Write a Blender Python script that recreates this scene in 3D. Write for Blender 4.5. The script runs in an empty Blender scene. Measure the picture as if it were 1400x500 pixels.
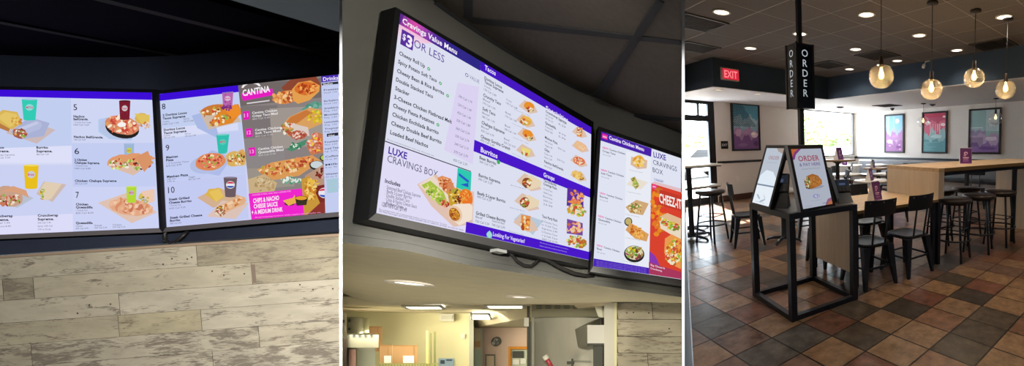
import bpy, bmesh, math, random
from mathutils import Vector, Matrix
PI=math.pi
C=bpy.context.scene.collection
SC=bpy.context.scene
# ------------------------------------------------------------ camera model
FPX=518.6; CX,CY=1168.0,250.0; CH=1.5
RX=Vector((0.65347565,-0.75690636,-0.00789538))
RU=Vector((0.08542101,0.06337635,0.99432725))
RB=Vector((-0.75211224,-0.65044308,0.10607061))
CAM=Vector((0,0,CH))
M3=Matrix((RX,RU,RB)).transposed()
def dirw(x,y): return RX*((x-CX)/FPX)+RU*(-(y-CY)/FPX)-RB
def at(x,y,d): return CAM+dirw(x,y)*d                 # point at camera depth d
def onz(x,y,z=0.0):
    r=dirw(x,y); return CAM+r*((z-CH)/r.z)
def onx(x,y,X): r=dirw(x,y); return CAM+r*(X/r.x)
def ony(x,y,Y): r=dirw(x,y); return CAM+r*(Y/r.y)
def lin(c): return c/12.92 if c<=0.04045 else ((c+0.055)/1.055)**2.4
def rgb(h):
    if isinstance(h,(tuple,list)): return (h[0],h[1],h[2],1)
    h=h.lstrip('#'); return tuple(lin(int(h[i:i+2],16)/255) for i in (0,2,4))+(1,)
# ------------------------------------------------------------ materials
MATS={}
def mat(name,col,rough=0.6,metal=0.0,spec=0.5,noise=0.0,nscale=8.0,bump=0.0,trans=0.0,alpha=1.0,emit=None,es=1.0,stretch=None):
    if name in MATS: return MATS[name]
    m=bpy.data.materials.new(name); m.use_nodes=True; nt=m.node_tree; b=nt.nodes['Principled BSDF']
    c=rgb(col); b.inputs['Base Color'].default_value=c; b.inputs['Roughness'].default_value=rough
    b.inputs['Metallic'].default_value=metal; b.inputs['Specular IOR Level'].default_value=spec
    if trans: b.inputs['Transmission Weight'].default_value=trans
    if emit: b.inputs['Emission Color'].default_value=rgb(emit); b.inputs['Emission Strength'].default_value=es
    if noise or bump:
        tc=nt.nodes.new('ShaderNodeTexCoord'); n=nt.nodes.new('ShaderNodeTexNoise'); n.inputs['Scale'].default_value=nscale; n.inputs['Detail'].default_value=5
        src=tc.outputs['Object']
        if stretch:
            mp=nt.nodes.new('ShaderNodeMapping'); mp.inputs['Scale'].default_value=stretch; nt.links.new(src,mp.inputs['Vector']); src=mp.outputs['Vector']
        nt.links.new(src,n.inputs['Vector'])
        if noise:
            mx=nt.nodes.new('ShaderNodeMix'); mx.data_type='RGBA'
            mx.inputs['A'].default_value=tuple(v*(1-noise) for v in c[:3])+(1,); mx.inputs['B'].default_value=tuple(min(1,v*(1+noise)) for v in c[:3])+(1,)
            rp=nt.nodes.new('ShaderNodeValToRGB'); rp.color_ramp.elements[0].position=.3; rp.color_ramp.elements[1].position=.7
            nt.links.new(n.outputs['Fac'],rp.inputs['Fac']); nt.links.new(rp.outputs['Color'],mx.inputs['Factor']); nt.links.new(mx.outputs['Result'],b.inputs['Base Color'])
        if bump:
            bp=nt.nodes.new('ShaderNodeBump'); bp.inputs['Strength'].default_value=bump; bp.inputs['Distance'].default_value=.01
            nt.links.new(n.outputs['Fac'],bp.inputs['Height']); nt.links.new(bp.outputs['Normal'],b.inputs['Normal'])
    MATS[name]=m; return m
def emi(h,s=1.0):
    k='light_%s_%g'%(h.lstrip('#'),s)
    if k in MATS: return MATS[k]
    m=bpy.data.materials.new(k); m.use_nodes=True; nt=m.node_tree; nt.nodes.clear()
    e=nt.nodes.new('ShaderNodeEmission'); o=nt.nodes.new('ShaderNodeOutputMaterial'); e.inputs['Color'].default_value=rgb(h); e.inputs['Strength'].default_value=s
    nt.links.new(e.outputs[0],o.inputs[0]); MATS[k]=m; return m
def ink(h):
    return mat('ink_'+h.lstrip('#'),h,rough=.35)
def glassy(name,col='#ffffff',tr=.9,rough=.02,glow=0):
    if name in MATS: return MATS[name]
    m=bpy.data.materials.new(name); m.use_nodes=True; nt=m.node_tree; nt.nodes.clear()
    t=nt.nodes.new('ShaderNodeBsdfTransparent'); g=nt.nodes.new('ShaderNodeBsdfGlossy'); g.inputs['Roughness'].default_value=rough
    t.inputs['Color'].default_value=rgb(col); mx=nt.nodes.new('ShaderNodeMixShader'); lw=nt.nodes.new('ShaderNodeLayerWeight'); lw.inputs['Blend'].default_value=1-tr
    o=nt.nodes.new('ShaderNodeOutputMaterial'); nt.links.new(lw.outputs['Facing'],mx.inputs[0]); nt.links.new(t.outputs[0],mx.inputs[1]); nt.links.new(g.outputs[0],mx.inputs[2]); nt.links.new(mx.outputs[0],o.inputs[0])
    if glow:
        tl=nt.nodes.new('ShaderNodeBsdfTranslucent'); tl.inputs['Color'].default_value=(1,.86,.62,1); m2=nt.nodes.new('ShaderNodeMixShader'); m2.inputs[0].default_value=glow
        nt.links.new(mx.outputs[0],m2.inputs[1]); nt.links.new(tl.outputs[0],m2.inputs[2]); nt.links.new(m2.outputs[0],o.inputs[0])
    MATS[name]=m; return m
# ------------------------------------------------------------ mesh builder
class MB:
    def __init__(s): s.v=[];s.f=[];s.mi=[];s.ms=[];s.sm=[]
    def slot(s,m):
        if m not in s.ms: s.ms.append(m)
        return s.ms.index(m)
    def add(s,vs,fs,m,smooth=False,T=None):
        o=len(s.v); k=s.slot(m)
        s.v+= [ (T@Vector(v) if T else Vector(v)) for v in vs]
        for f in fs: s.f.append([i+o for i in f]); s.mi.append(k); s.sm.append(smooth)
    def box(s,x0,y0,z0,x1,y1,z1,m,T=None,bev=0.0):
        if bev:
            b=bev
            sec=[(x0+b,y0),(x1-b,y0),(x1,y0+b),(x1,y1-b),(x1-b,y1),(x0+b,y1),(x0,y1-b),(x0,y0+b)]
            ins=[(x0+2*b,y0+b),(x1-2*b,y0+b),(x1-b,y0+2*b),(x1-b,y1-2*b),(x1-2*b,y1-b),(x0+2*b,y1-b),(x0+b,y1-2*b),(x0+b,y0+2*b)]
            vs=[(x,y,z0) for x,y in ins]+[(x,y,z0+b) for x,y in sec]+[(x,y,z1-b) for x,y in sec]+[(x,y,z1) for x,y in ins]
            fs=[list(range(7,-1,-1)),list(range(24,32))]
            for r in range(3):
                for i in range(8):
                    j=(i+1)%8; fs.append([r*8+i,r*8+j,r*8+8+j,r*8+8+i])
            s.add(vs,fs,m,False,T); return
        vs=[(x0,y0,z0),(x1,y0,z0),(x1,y1,z0),(x0,y1,z0),(x0,y0,z1),(x1,y0,z1),(x1,y1,z1),(x0,y1,z1)]
        s.add(vs,[[3,2,1,0],[4,5,6,7],[0,1,5,4],[1,2,6,5],[2,3,7,6],[3,0,4,7]],m,False,T)
    def hexa(s,a,b,m):   # a: 4 points (loop), b: 4 matching points
        s.add(list(a)+list(b),[[3,2,1,0],[4,5,6,7],[0,1,5,4],[1,2,6,5],[2,3,7,6],[3,0,4,7]],m)
    def prism(s,pts,off,m):   # closed polygon pts extruded by vector off
        n=len(pts); off=Vector(off); pts=[Vector(p) for p in pts]
        s.add(pts+[p+off for p in pts],[list(range(n-1,-1,-1)),list(range(n,2*n))]+[[i,(i+1)%n,n+(i+1)%n,n+i] for i in range(n)],m)
    def tube(s,pts,r,m,seg=8,closed=False,r2=None,cap=True,T=None):
        pts=[Vector(p) for p in pts]; n=len(pts); vs=[];fs=[]
        prev=None
        for i,p in enumerate(pts):
            if closed: t=pts[(i+1)%n]-pts[i-1]
            else: t=pts[min(i+1,n-1)]-pts[max(i-1,0)]
            t.normalize()
            u=(prev-t*prev.dot(t)) if prev is not None else t.orthogonal()
            if u.length<1e-6: u=t.orthogonal()
            u.normalize(); prev=u; w=t.cross(u)
            rr=r if r2 is None else r+(r2-r)*i/(n-1)
            for k in range(seg):
                a=2*PI*k/seg; vs.append(p+u*(rr*math.cos(a))+w*(rr*math.sin(a)))
        for i in range(n if closed else n-1):
            for k in range(seg):
                a=i*seg;b=((i+1)%n)*seg; fs.append([a+k,a+(k+1)%seg,b+(k+1)%seg,b+k])
        if not closed and cap: fs.append(list(range(seg-1,-1,-1))); fs.append([(n-1)*seg+k for k in range(seg)])
        s.add(vs,fs,m,True,T)
    def lathe(s,prof,m,seg=24,c=(0,0,0),T=None,smooth=True):
        vs=[];fs=[]
        for r,z in prof:
            for k in range(seg):
                a=2*PI*k/seg; vs.append((c[0]+r*math.cos(a),c[1]+r*math.sin(a),c[2]+z))
        for i in range(len(prof)-1):
            for k in range(seg): a=i*seg;b=a+seg; fs.append([a+k,a+(k+1)%seg,b+(k+1)%seg,b+k])
        if prof[0][0]>1e-4: fs.append(list(range(seg-1,-1,-1)))
        if prof[-1][0]>1e-4: fs.append([(len(prof)-1)*seg+k for k in range(seg)])
        s.add(vs,fs,m,smooth,T)
    def build(s,name,parent=None):
        me=bpy.data.meshes.new(name); me.from_pydata([tuple(v) for v in s.v],[],s.f)
        for m in s.ms: me.materials.append(m)
        me.polygons.foreach_set('material_index',s.mi); me.polygons.foreach_set('use_smooth',s.sm); me.update()
        o=bpy.data.objects.new(name,me); C.objects.link(o)
        if parent: o.parent=parent; 
        return o
def clip_tree(root,p,n):
    """cut a thing that stands against a wall flush with that wall's face"""
    M=Matrix.Translation(root.location)@Matrix.Rotation(root.rotation_euler.z,4,'Z'); Mi=M.inverted()
    for c in list(root.children):
        if c.type!='MESH': continue
        b=bmesh.new(); b.from_mesh(c.data)
        r=bmesh.ops.bisect_plane(b,geom=b.verts[:]+b.edges[:]+b.faces[:],plane_co=Mi@Vector(p),plane_no=(Mi.to_3x3()@Vector(n)),clear_outer=True)
        e=[g for g in r['geom_cut'] if isinstance(g,bmesh.types.BMEdge)]
        if e: bmesh.ops.holes_fill(b,edges=e)
        b.to_mesh(c.data); n_=len(b.verts); b.free()
        if n_<3: bpy.data.objects.remove(c)
def tag(o,label=None,cat=None,group=None,kind=None):
    if label: o['label']=label
    if cat: o['category']=cat
    if group: o['group']=group
    if kind: o['kind']=kind
    return o
def thing(name,label,cat,loc=(0,0,0),rz=0,group=None):
    o=bpy.data.objects.new(name,None); C.objects.link(o); o.location=loc; o.rotation_euler=(0,0,rz); o.empty_display_size=.1
    return tag(o,label,cat,group)
def struct(mb,name,parent=None):
    o=mb.build(name,parent)
    if not parent: o['kind']='structure'
    return o
def dup(root,loc,rz,label,group=None):
    r=root.copy(); C.objects.link(r); r.location=loc; r.rotation_euler=(0,0,rz); r['label']=label
    if group: r['group']=group
    for ch in list(root.children):
        c=ch.copy(); C.objects.link(c); c.parent=r
        for g in list(ch.children):
            d=g.copy(); C.objects.link(d); d.parent=c
    return r
def world_part(mb,name,parent):   # geometry given in world space, parent at parent.location (no rotation needed)
    inv=(Matrix.Translation(parent.location)@Matrix.Rotation(parent.rotation_euler.z,4,'Z')).inverted()
    mb.v=[inv@v for v in mb.v]; return mb.build(name,parent)
# ------------------------------------------------------------ text
TXT={}
def textmesh(s,bold):
    k=(s,bold)
    if k in TXT: return TXT[k]
    cu=bpy.data.curves.new('t','FONT'); cu.body=s; cu.size=1; cu.resolution_u=2
    if bold: cu.offset=.022*bold; cu.space_character=1.04
    ob=bpy.data.objects.new('t',cu); C.objects.link(ob)
    bpy.context.view_layer.update()
    dg=bpy.context.evaluated_depsgraph_get(); e=ob.evaluated_get(dg); me=e.to_mesh()
    vs=[tuple(v.co) for v in me.vertices]; fs=[list(p.vertices) for p in me.polygons]
    e.to_mesh_clear(); bpy.data.objects.remove(ob); bpy.data.curves.remove(cu)
    TXT[k]=(vs,fs); return TXT[k]
class Painter:
    """flat graphics on a plane; every shape lies on the plane, placed in the plane's own axes"""
    def __init__(s,O,N,T,mfn,step=.000012):
        s.O=Vector(O); s.N=Vector(N).normalized(); s.T=T; s.mb=MB(); s.k=0; s.mfn=mfn; s.step=step; s.rnd=random.Random(7)
    def P(s,x,y):
        q=s.T(x,y); return q+s.N*(s.k*s.step)
    def poly(s,pts,col,layer=True):
        if layer: s.k+=1
        s.mb.add([s.P(*p) for p in pts],[list(range(len(pts)))],s.mfn(col))
    def rect(s,x0,y0,x1,y1,col): s.poly([(x0,y0),(x1,y0),(x1,y1),(x0,y1)],col)
    def ell(s,cx,cy,rx,ry,col,n=20,rot=0,jit=0,a0=0,a1=2*PI,layer=True):
        pts=[]
        full=abs(a1-a0-2*PI)<1e-3
        m=n if full else n+1
        for i in range(m):
            a=a0+(a1-a0)*i/n; j=1+s.rnd.uniform(-jit,jit); x=rx*j*math.cos(a);y=ry*j*math.sin(a)
            pts.append((cx+x*math.cos(rot)-y*math.sin(rot),cy+x*math.sin(rot)+y*math.cos(rot)))
        s.poly(pts,col,layer)
    def bits(s,cx,cy,rx,ry,n,size,cols,rot=0):
        s.k+=1
        for i in range(n):
            a=s.rnd.uniform(0,2*PI); r=math.sqrt(s.rnd.random()); x=rx*r*math.cos(a);y=ry*r*math.sin(a)
            X=cx+x*math.cos(rot)-y*math.sin(rot);Y=cy+x*math.sin(rot)+y*math.cos(rot)
            if i%3==0: s.k+=.3
            s.ell(X,Y,size*s.rnd.uniform(.5,1.2),size*s.rnd.uniform(.3,.8),s.rnd.choice(cols),n=6,rot=s.rnd.uniform(0,3),jit=.2,layer=False)
        s.k+=1
    def text(s,txt,p0,p1,h,col,bold=0,fit=True):
        """baseline from p0 to p1 (start,end); h = capital height in the same units, along the 'up' side"""
        vs,fs=textmesh(txt,bold); s.k+=1
        xs=[v[0] for v in vs]; x0,x1=min(xs),max(xs); w=max(x1-x0,1e-3)
        ux,uy=(p1[0]-p0[0])/w,(p1[1]-p0[1])/w
        up=s.up if hasattr(s,'up') else (0,-1)
        k=h*getattr(s,'hs',1)/.70
        out=[]
        for v in vs:
            a=v[0]-x0; b=v[1]*k
            out.append(s.P(p0[0]+ux*a+up[0]*b,p0[1]+uy*a+up[1]*b))
        s.mb.add(out,fs,s.mfn(col))
def tsize(txt,h,bold=0):
    vs,_=textmesh(txt,bold); xs=[v[0] for v in vs]; return (max(xs)-min(xs))*h/.70
# ============================================================ CAMERA
cd=bpy.data.cameras.new('camera'); cam=bpy.data.objects.new('camera',cd); C.objects.link(cam)
cd.sensor_width=36; cd.sensor_fit='HORIZONTAL'; cd.lens=36*FPX/1400; cd.shift_x=-(CX-700)/1400; cd.shift_y=0
cd.clip_start=.02; cd.clip_end=300
cam.matrix_world=Matrix.Translation(CAM)@M3.to_4x4(); SC.camera=cam
SC.view_settings.view_transform='Standard'; SC.view_settings.look='None'; SC.view_settings.gamma=1; SC.view_settings.use_curve_mapping=False
SC.view_settings.exposure=0.0
ZC=3.06; YW=8.94; XW=10.425; ZS=2.55; XA=3.70; YA=6.60; XB=6.68
PX0,PY0=1.372,2.322; PDX,PDY=.3195,.3385
# ============================================================ FLOOR (tile by tile colours, each face one tile)
def tile_floor():
    pal={'t':'#98785a','o':'#8c644a','r':'#7c5242','d':'#4a4038','k':'#584c40','p':'#806456','g':'#5c5854'}
    near={(-1,0):'p',(0,1):'g',(0,0):'g',(-1,1):'t',(-2,1):'r',(-2,0):'g',(-3,1):'t',(-3,0):'g',(1,1):'t',(1,2):'k',(0,2):'r',(1,3):'t',(0,3):'k',(1,4):'d',(0,4):'t',(2,2):'t',(2,1):'r',(2,3):'t',(2,4):'o',(2,5):'t',(2,6):'d',(2,7):'r',(1,5):'r',(1,6):'t',(3,3):'k',(3,4):'k',(3,5):'k',(3,6):'t',(3,7):'t',(4,4):'t',(4,5):'o',(3,2):'o',(4,3):'t',(0,-1):'p',(-1,-1):'t',(-2,-1):'p',(1,0):'p',(2,8):'t',(1,7):'k',(1,8):'t',(4,6):'r',(4,7):'t',(-4,1):'p',(-4,2):'k',(-3,2):'p',(-5,1):'o',(-5,2):'t'}
    rnd=random.Random(11); vs=[];fs=[];cols=[]
    i0,i1=-20,9; j0,j1=-3,29
    for i in range(i0,i1):
        for j in range(j0,j1):
            x0=PX0+j*PDX; y1=PY0-i*PDY; x1=x0+PDX; y0=y1-PDY; g=.0062
            cxr,cyr=x1,y0
            rr=dirw(934,250)
            if cyr>0 and rr.x*cyr-rr.y*cxr>0: continue
            k=near.get((i,j)) or rnd.choice('tttoorrkdpgt')
            c=rgb(pal[k]); q=rnd.uniform(.72,.92); c=(c[0]*q,c[1]*q,c[2]*q,1)
            o=len(vs); b=.004
            vs+=[(x0+g,y0+g,0),(x1-g,y0+g,0),(x1-g,y1-g,0),(x0+g,y1-g,0)]; fs.append([o,o+1,o+2,o+3]); cols.append(c)
    # grout sheet, a hair lower
    xa,xb,ya,yb=PX0+j0*PDX,PX0+j1*PDX,PY0-(i1)*PDY+PDY,PY0-i0*PDY
    rr=dirw(934,250); k9=9.09/rr.y
    o=len(vs); vs+=[(0,0,-.003),(0,-6,-.003),(XW+.1,-6,-.003),(XW+.1,9.09,-.003),(rr.x*k9,9.09,-.003)]; fs.append([o,o+1,o+2,o+3,o+4]); cols.append(rgb('#15110f'))
    me=bpy.data.meshes.new('floor'); me.from_pydata(vs,[],fs)
    at_=me.color_attributes.new('tile','FLOAT_COLOR','CORNER')
    for p,c in zip(me.polygons,cols):
        for li in p.loop_indices: at_.data[li].color=c
    m=bpy.data.materials.new('slate_tile'); m.use_nodes=True; nt=m.node_tree; b=nt.nodes['Principled BSDF']
    a=nt.nodes.new('ShaderNodeAttribute'); a.attribute_name='tile'; tc=nt.nodes.new('ShaderNodeTexCoord')
    n1=nt.nodes.new('ShaderNodeTexNoise'); n1.inputs['Scale'].default_value=9; n1.inputs['Detail'].default_value=8; n1.inputs['Roughness'].default_value=.65
    nt.links.new(tc.outputs['Object'],n1.inputs['Vector'])
    rp=nt.nodes.new('ShaderNodeValToRGB'); rp.color_ramp.elements[0].position=.32; rp.color_ramp.elements[0].color=(.5,.46,.44,1); rp.color_ramp.elements[1].position=.66; rp.color_ramp.elements[1].color=(1.18,1.15,1.1,1)
    nt.links.new(n1.outputs['Fac'],rp.inputs['Fac'])
    mx=nt.nodes.new('ShaderNodeMix'); mx.data_type='RGBA'; mx.blend_type='MULTIPLY'; mx.inputs['Factor'].default_value=1
    nt.links.new(a.outputs['Color'],mx.inputs['A']); nt.links.new(rp.outputs['Color'],mx.inputs['B']); nt.links.new(mx.outputs['Result'],b.inputs['Base Color'])
    b.inputs['Roughness'].default_value=.30
    bp=nt.nodes.new('ShaderNodeBump'); bp.inputs['Strength'].default_value=.2; bp.inputs['Distance'].default_value=.01
    nt.links.new(n1.outputs['Fac'],bp.inputs['Height']); nt.links.new(bp.outputs['Normal'],b.inputs['Normal'])
    me.materials.append(m); me.update()
    b_=bmesh.new(); b_.from_mesh(me); rr=dirw(934.5,250)
    bmesh.ops.bisect_plane(b_,geom=b_.verts[:]+b_.edges[:]+b_.faces[:],plane_co=(0,0,0),plane_no=(-rr.y,rr.x,0),clear_outer=True); b_.to_mesh(me); b_.free()
    ob=bpy.data.objects.new('floor',me); C.objects.link(ob); ob['kind']='structure'
tile_floor()
# ============================================================ CEILING of the dining room
M_ceil=mat('ceiling_tile','#66625f',.9,spec=.2,noise=.06,nscale=60)
M_tbar=mat('ceiling_grid','#8f8a85',.6)
M_soff=mat('soffit_navy','#304357',.7)
M_sofb=mat('soffit_white','#c9c8c8',.55)
M_wall=mat('wall_cream','#e0dcd6',.8,noise=.02,nscale=3)
M_black=mat('black_metal','#141c28',.38,spec=.5)
M_blk2=mat('black_plastic','#0d0f12',.3)
LX,LY,LS=3.46,3.355,.615
def part2_pt(t,px=935.6):   # point on the second partition's ray
    r=dirw(px,250); return CAM+r*t
mb=MB()
i0,i1=-6,12
for i in range(i0,i1):
    for j in range(-8,10):
        x0=LX+i*LS;y0=LY+j*LS
        if x0+LS>XW or y0+LS>YW+.4: 
            pass
        if x0>XB-.01 : continue
        if x0+.3>XA and y0+.1>YA: continue
        g=.009
        x1=min(x0+LS,XB); y1=y0+LS
        mb.box(x0+g,y0+g,ZC+.004,x1-g,y1-g,ZC+.02,M_ceil)
mb.box(LX+i0*LS,-2,ZC+.006,XB+.1,9.05,ZC+.03,M_tbar)
mb.box(XB+.1,-2,ZC+.006,XW+.2,9.05,ZC+.03,M_tbar)
struct(mb,'ceiling')
# soffit, L shaped
mb=MB()
def quad(mb,a,b,c,d,m): mb.add([a,b,c,d],[[0,1,2,3]],m)
mb.box(XA,YA,ZS,XW+.05,YW+.12,ZC+.05,M_soff); mb.box(XB,-6,ZS,XW+.05,YA-.001,ZC+.05,M_soff)
mb.box(XA+.004,YA+.004,ZS-.012,XW,YW,ZS-.0005,M_sofb); mb.box(XB+.004,-6,ZS-.012,XW,YA+.003,ZS-.0005,M_sofb)
struct(mb,'trim_1')
# ============================================================ WALLS
W1X0,W1X1=3.0,5.0     # glazed front
W2X0,W2X1,W2Z0,W2Z1=7.95,10.36,1.03,2.53
mb=MB()
T=.15
mb.box(W1X1,YW,-.05,W2X0,YW+T,ZC,M_wall); mb.box(W2X0,YW,-.05,W2X1,YW+T,W2Z0,M_wall); mb.box(W2X0,YW,W2Z1,W2X1,YW+T,ZC,M_wall); mb.box(W2X1,YW,-.05,XW+T,YW+T,ZC,M_wall)
mb.box(3.0,YW,ZS,W1X1,YW+T,ZC,M_wall)
struct(mb,'wall_back')
mb=MB(); mb.box(XW,-6,-.05,XW+T,YW,ZC,M_wall); struct(mb,'wall_right')
M_rail=mat('rail_slate','#2b3138',.45); M_base=mat('base_brown','#4a2c22',.5,noise=.15)
mb=MB(); mb.box(W1X1+.02,YW-.02,.99,W2X0,YW-.001,1.05,M_rail); mb.box(W2X1,YW-.02,.93,XW,YW-.001,1.0,M_rail); struct(mb,'trim_2')
mb=MB(); mb.box(XW-.02,-6,.93,XW-.001,YW-.02,1.0,M_rail); struct(mb,'trim_3')
mb=MB(); mb.box(W1X1+.02,YW-.025,0,W2X1,YW-.001,.15,M_base); mb.box(W1X1+.02,YW-.03,.15,W2X1,YW-.001,.16,M_base); struct(mb,'baseboard_back')
mb=MB(); mb.box(XW-.025,-6,0,XW-.001,YW-.03,.15,M_base); struct(mb,'baseboard_right')
# windows
M_alu=mat('dark_aluminium','#23262a',.45,metal=.3); M_pane=glassy('window_glass',tr=.93)
def window(name,x0,x1,z0,z1,mull,trans,fr=.07,col=M_alu):
    mb=MB(); y0,y1=YW+.01,YW+.11
    mb.box(x0,y0,z0,x0+fr,y1,z1,col);mb.box(x1-fr,y0,z0,x1,y1,z1,col);mb.box(x0+fr,y0,z0,x1-fr,y1,z0+fr,col);mb.box(x0+fr,y0,z1-fr*.5,x1-fr,y1,z1,col)
    for m in mull: mb.box(m-.03,y0+.002,z0+fr,m+.03,y1-.002,z1-fr*.5,col)
    for z,h in trans: mb.box(x0+fr,y0+.004,z,x1-fr,y1-.004,z+h,col)
    o=struct(mb,name)
    g=MB(); g.box(x0+fr*.5,YW+.055,z0+fr*.5,x1-fr*.5,YW+.06,z1-fr*.3,M_pane); g.build('pane',o); return o
w1=window('window_1',W1X0,W1X1,0,ZS,[],[(2.05,.14),(0,.09)],fr=.17)
m_=MB(); m_.box(4.57,YW+.02,2.19,4.62,YW+.1,ZS-.08,M_alu); m_.build('transom_bar',w1)
w2=window('window_2',W2X0,W2X1,W2Z0,W2Z1,[],[],fr=.05,col=mat('bronze_frame','#4c4a48',.45))
mb=MB(); mb.box(W2X0-.03,YW-.05,W2Z0-.03,W2X1+.03,YW+.03,W2Z0+.01,mat('sill','#bdb8b0',.5)); mb.build('window_sill',w2)
# unseen outer shell, added to keep sky light out (behind and beside the camera)
M_dark=mat('plain_grey','#4b4a49',.9)
mb=MB()
mb.box(-12.2,-8.2,-4,-12,22,3.7,M_dark); mb.box(-12,-8.2,-4,10.8,-8,3.7,M_dark); mb.box(10.6,-8,-.2,10.8,9.1,3.7,M_dark)
struct(mb,'wall_skyblock_side')
e1=part2_pt(9.62); e2=part2_pt(17)
mb=MB(); ra=at(933,CY,8.2);rb=at(-200,CY,8.2); ra.z=rb.z=-4; mb.prism([ra,rb,rb-RB*.1,ra-RB*.1],(0,0,7.7),M_dark)
struct(mb,'wall_skyblock_rear')
mb=MB()
# roof and floor sheets of the added shell, blocking sky light
rp=[(-12.1,-8.1),(10.7,-8.1),(10.7,9.09),(4.2,9.09),(ra.x,ra.y),(rb.x,rb.y),(-12.1,rb.y)]
mb.prism([(x,y,3.62) for x,y in rp],(0,0,.08),M_dark); mb.prism([(x,y,-4.0) for x,y in rp],(0,0,.08),M_dark)
struct(mb,'wall_skyblock_shell')
# ============================================================ PARTITIONS between the three places
M_part=mat('partition_white','#f4f4f4',.6)
def partition(name,pxl,pxr,d0,d1):
    # constant thickness panel along the sight line between pxl and pxr, upright in the camera's own vertical
    th=(pxr-pxl)/FPX*d0
    h=5.0
    a0=at(pxl,CY,d0); a1=at(pxr,CY,d0); r=(dirw((pxl+pxr)/2,CY)); L=(d1-d0)
    mb=MB(); up=RU*h; dn=RU*-6.0
    b0=a0+r*L; b1=a1+r*L
    mb.hexa([a0+dn,a1+dn,b1+dn,b0+dn],[a0+up,a1+up,b1+up,b0+up],M_part)
    return struct(mb,name)
partition('wall_partition_left',464.2,467.9,.8,8.2)
partition('wall_partition_right',932.2,936.0,.8,8.98)
# ============================================================ recessed lights
M_trimr=mat('light_trim','#d8d4cc',.4)
def downlight(x,y,z,label,group,r=.085,warm='#ffe9cc',s=6,power=36,cat='ceiling light',cone=2.4,soft=.8):
    t=thing('recessed_light',label,cat,(x,y,z),0,group)
    m=MB(); m.lathe([(r+.022,-.001),(r+.022,-.008),(r,-.012),(r-.004,.02)],M_trimr,28)
    m.build('trim_ring',t)
    m=MB(); m.lathe([(0.0001,.0),(r,.0)],emi(warm,s),28); m.v=[v+Vector((0,0,-.004)) for v in m.v]; m.build('lens',t)
    if power:
        l=bpy.data.lights.new('downlight','SPOT'); l.energy=power; l.spot_size=cone; l.spot_blend=soft; l.color=(1,.86,.68); l.shadow_soft_size=.06
        o=bpy.data.objects.new('downlight_lamp',l); C.objects.link(o); o.location=(x,y,z-.03)
    return t
G='recessed lights in the grid ceiling'
dl=[(2.54,4.27,'recessed ceiling light nearest the upper left corner, beside the large return grille'),
(3.77,5.50,'recessed ceiling light just above the red EXIT sign on the navy soffit'),
(3.77,4.27,'recessed ceiling light just left of the post above the hanging ORDER sign'),
(3.77,3.04,'large recessed ceiling light just left of the first globe pendant cord'),
(5.00,4.27,'recessed ceiling light left of the dark square vent, between ORDER sign and first pendant'),
(6.23,5.50,'small recessed ceiling light right of the ORDER sign, lowest and closest to soffit'),
(5.00,3.04,'recessed ceiling light left of the second globe pendant cord'),
(6.23,4.27,'small recessed ceiling light at the edge of the dark square vent right of first pendant'),
(6.23,3.04,'recessed ceiling light between the second and third globe pendants'),
(5.00,1.81,'recessed ceiling light at upper right, beside the fourth pendant canopy')]
for x,y,l in dl: downlight(x,y,ZC,l,G)
for px,py,l in ((982,122.5,'small recessed light under the soffit right beside the glazed entrance'),(1036,128,'small recessed light under the soffit above the left mural frame')):
    p=onz(px,py,ZS-.012); downlight(p.x,p.y,p.z,l,'recessed lights under the soffit',r=.07,power=0,s=2)
# vents
M_vent=mat('vent_dark','#3a3634',.6); M_ventd=mat('vent_black','#141312',.8)
def vent(x,y,w,label,z=ZC,n=12,col=M_vent,flat=False,wy=None):
    t=thing('ceiling_vent',label,'vent',(x,y,z),0,'square vents in the ceiling')
    wy=wy or w
    m=MB(); h=w/2; hy=wy/2
    for a,b,c,d in ((-h,-hy,h,-hy+.03),(-h,hy-.03,h,hy),(-h,-hy,-h+.03,hy),(h-.03,-hy,h,hy)): m.box(a,b,-.014,c,d,0,col)
    m.build('frame',t)
    m=MB(); m.box(-h+.02,-hy+.02,-.002,h-.02,hy-.02,.001,M_ventd); m.build('backing',t)
    m=MB()
    for k in range(n):
        yy=-hy+.04+(wy-.08)*k/(n-1); m.box(-h+.03,yy-.004,-.012,h-.03,yy+.004,-.002,col)
    tag(m.build('grille',t),None)
    return t
vent(2.54,4.887,.60,'large dark return grille at the upper left edge of the grid ceiling')
vent(3.15,6.12,.58,'louvred square vent at the left edge, above the navy soffit corner')
vent(5.61,4.275,.60,'dark square vent in the ceiling just left of the first pendant globe')
vent(5.61,5.505,.60,'square diffuser vent right beside the hanging ORDER sign')
vent(6.30,2.43,.60,'black square vent in the ceiling between the third and fourth pendants')
p=onz(1213,144,ZS-.012); vent(p.x,p.y,.62,'dark square vent under the soffit above the narrow mural frame',z=ZS-.012)
# smoke detector / camera dome
p=onz(1220,147.5,ZS-.012); t=thing('dome_camera','small black dome camera under the soffit beside the square vent','camera',p)
m=MB(); m.lathe([(.07,0),(.07,-.02),(.06,-.03)],M_black,20); m.build('housing',t); m=MB(); m.lathe([(.055,-.03),(.05,-.055),(.03,-.075),(.0001,-.085)],M_blk2,20); m.build('dome',t)
p=onz(1148.5,146,ZS-.012); t=thing('ceiling_speaker','small dark round fitting under the soffit in front of the big window','fitting',p)
m=MB(); m.lathe([(.11,0),(.11,-.015),(.07,-.04),(.0001,-.045)],M_black,20); m.build('housing',t)
p=onz(1275,142.5,ZS-.012); t=thing('sprinkler_cap','small black round cap under the soffit beside the clear small pendant','fitting',p)
m=MB(); m.lathe([(.09,0),(.085,-.02),(.03,-.05),(.0001,-.055)],M_black,20); m.build('housing',t)
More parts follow.
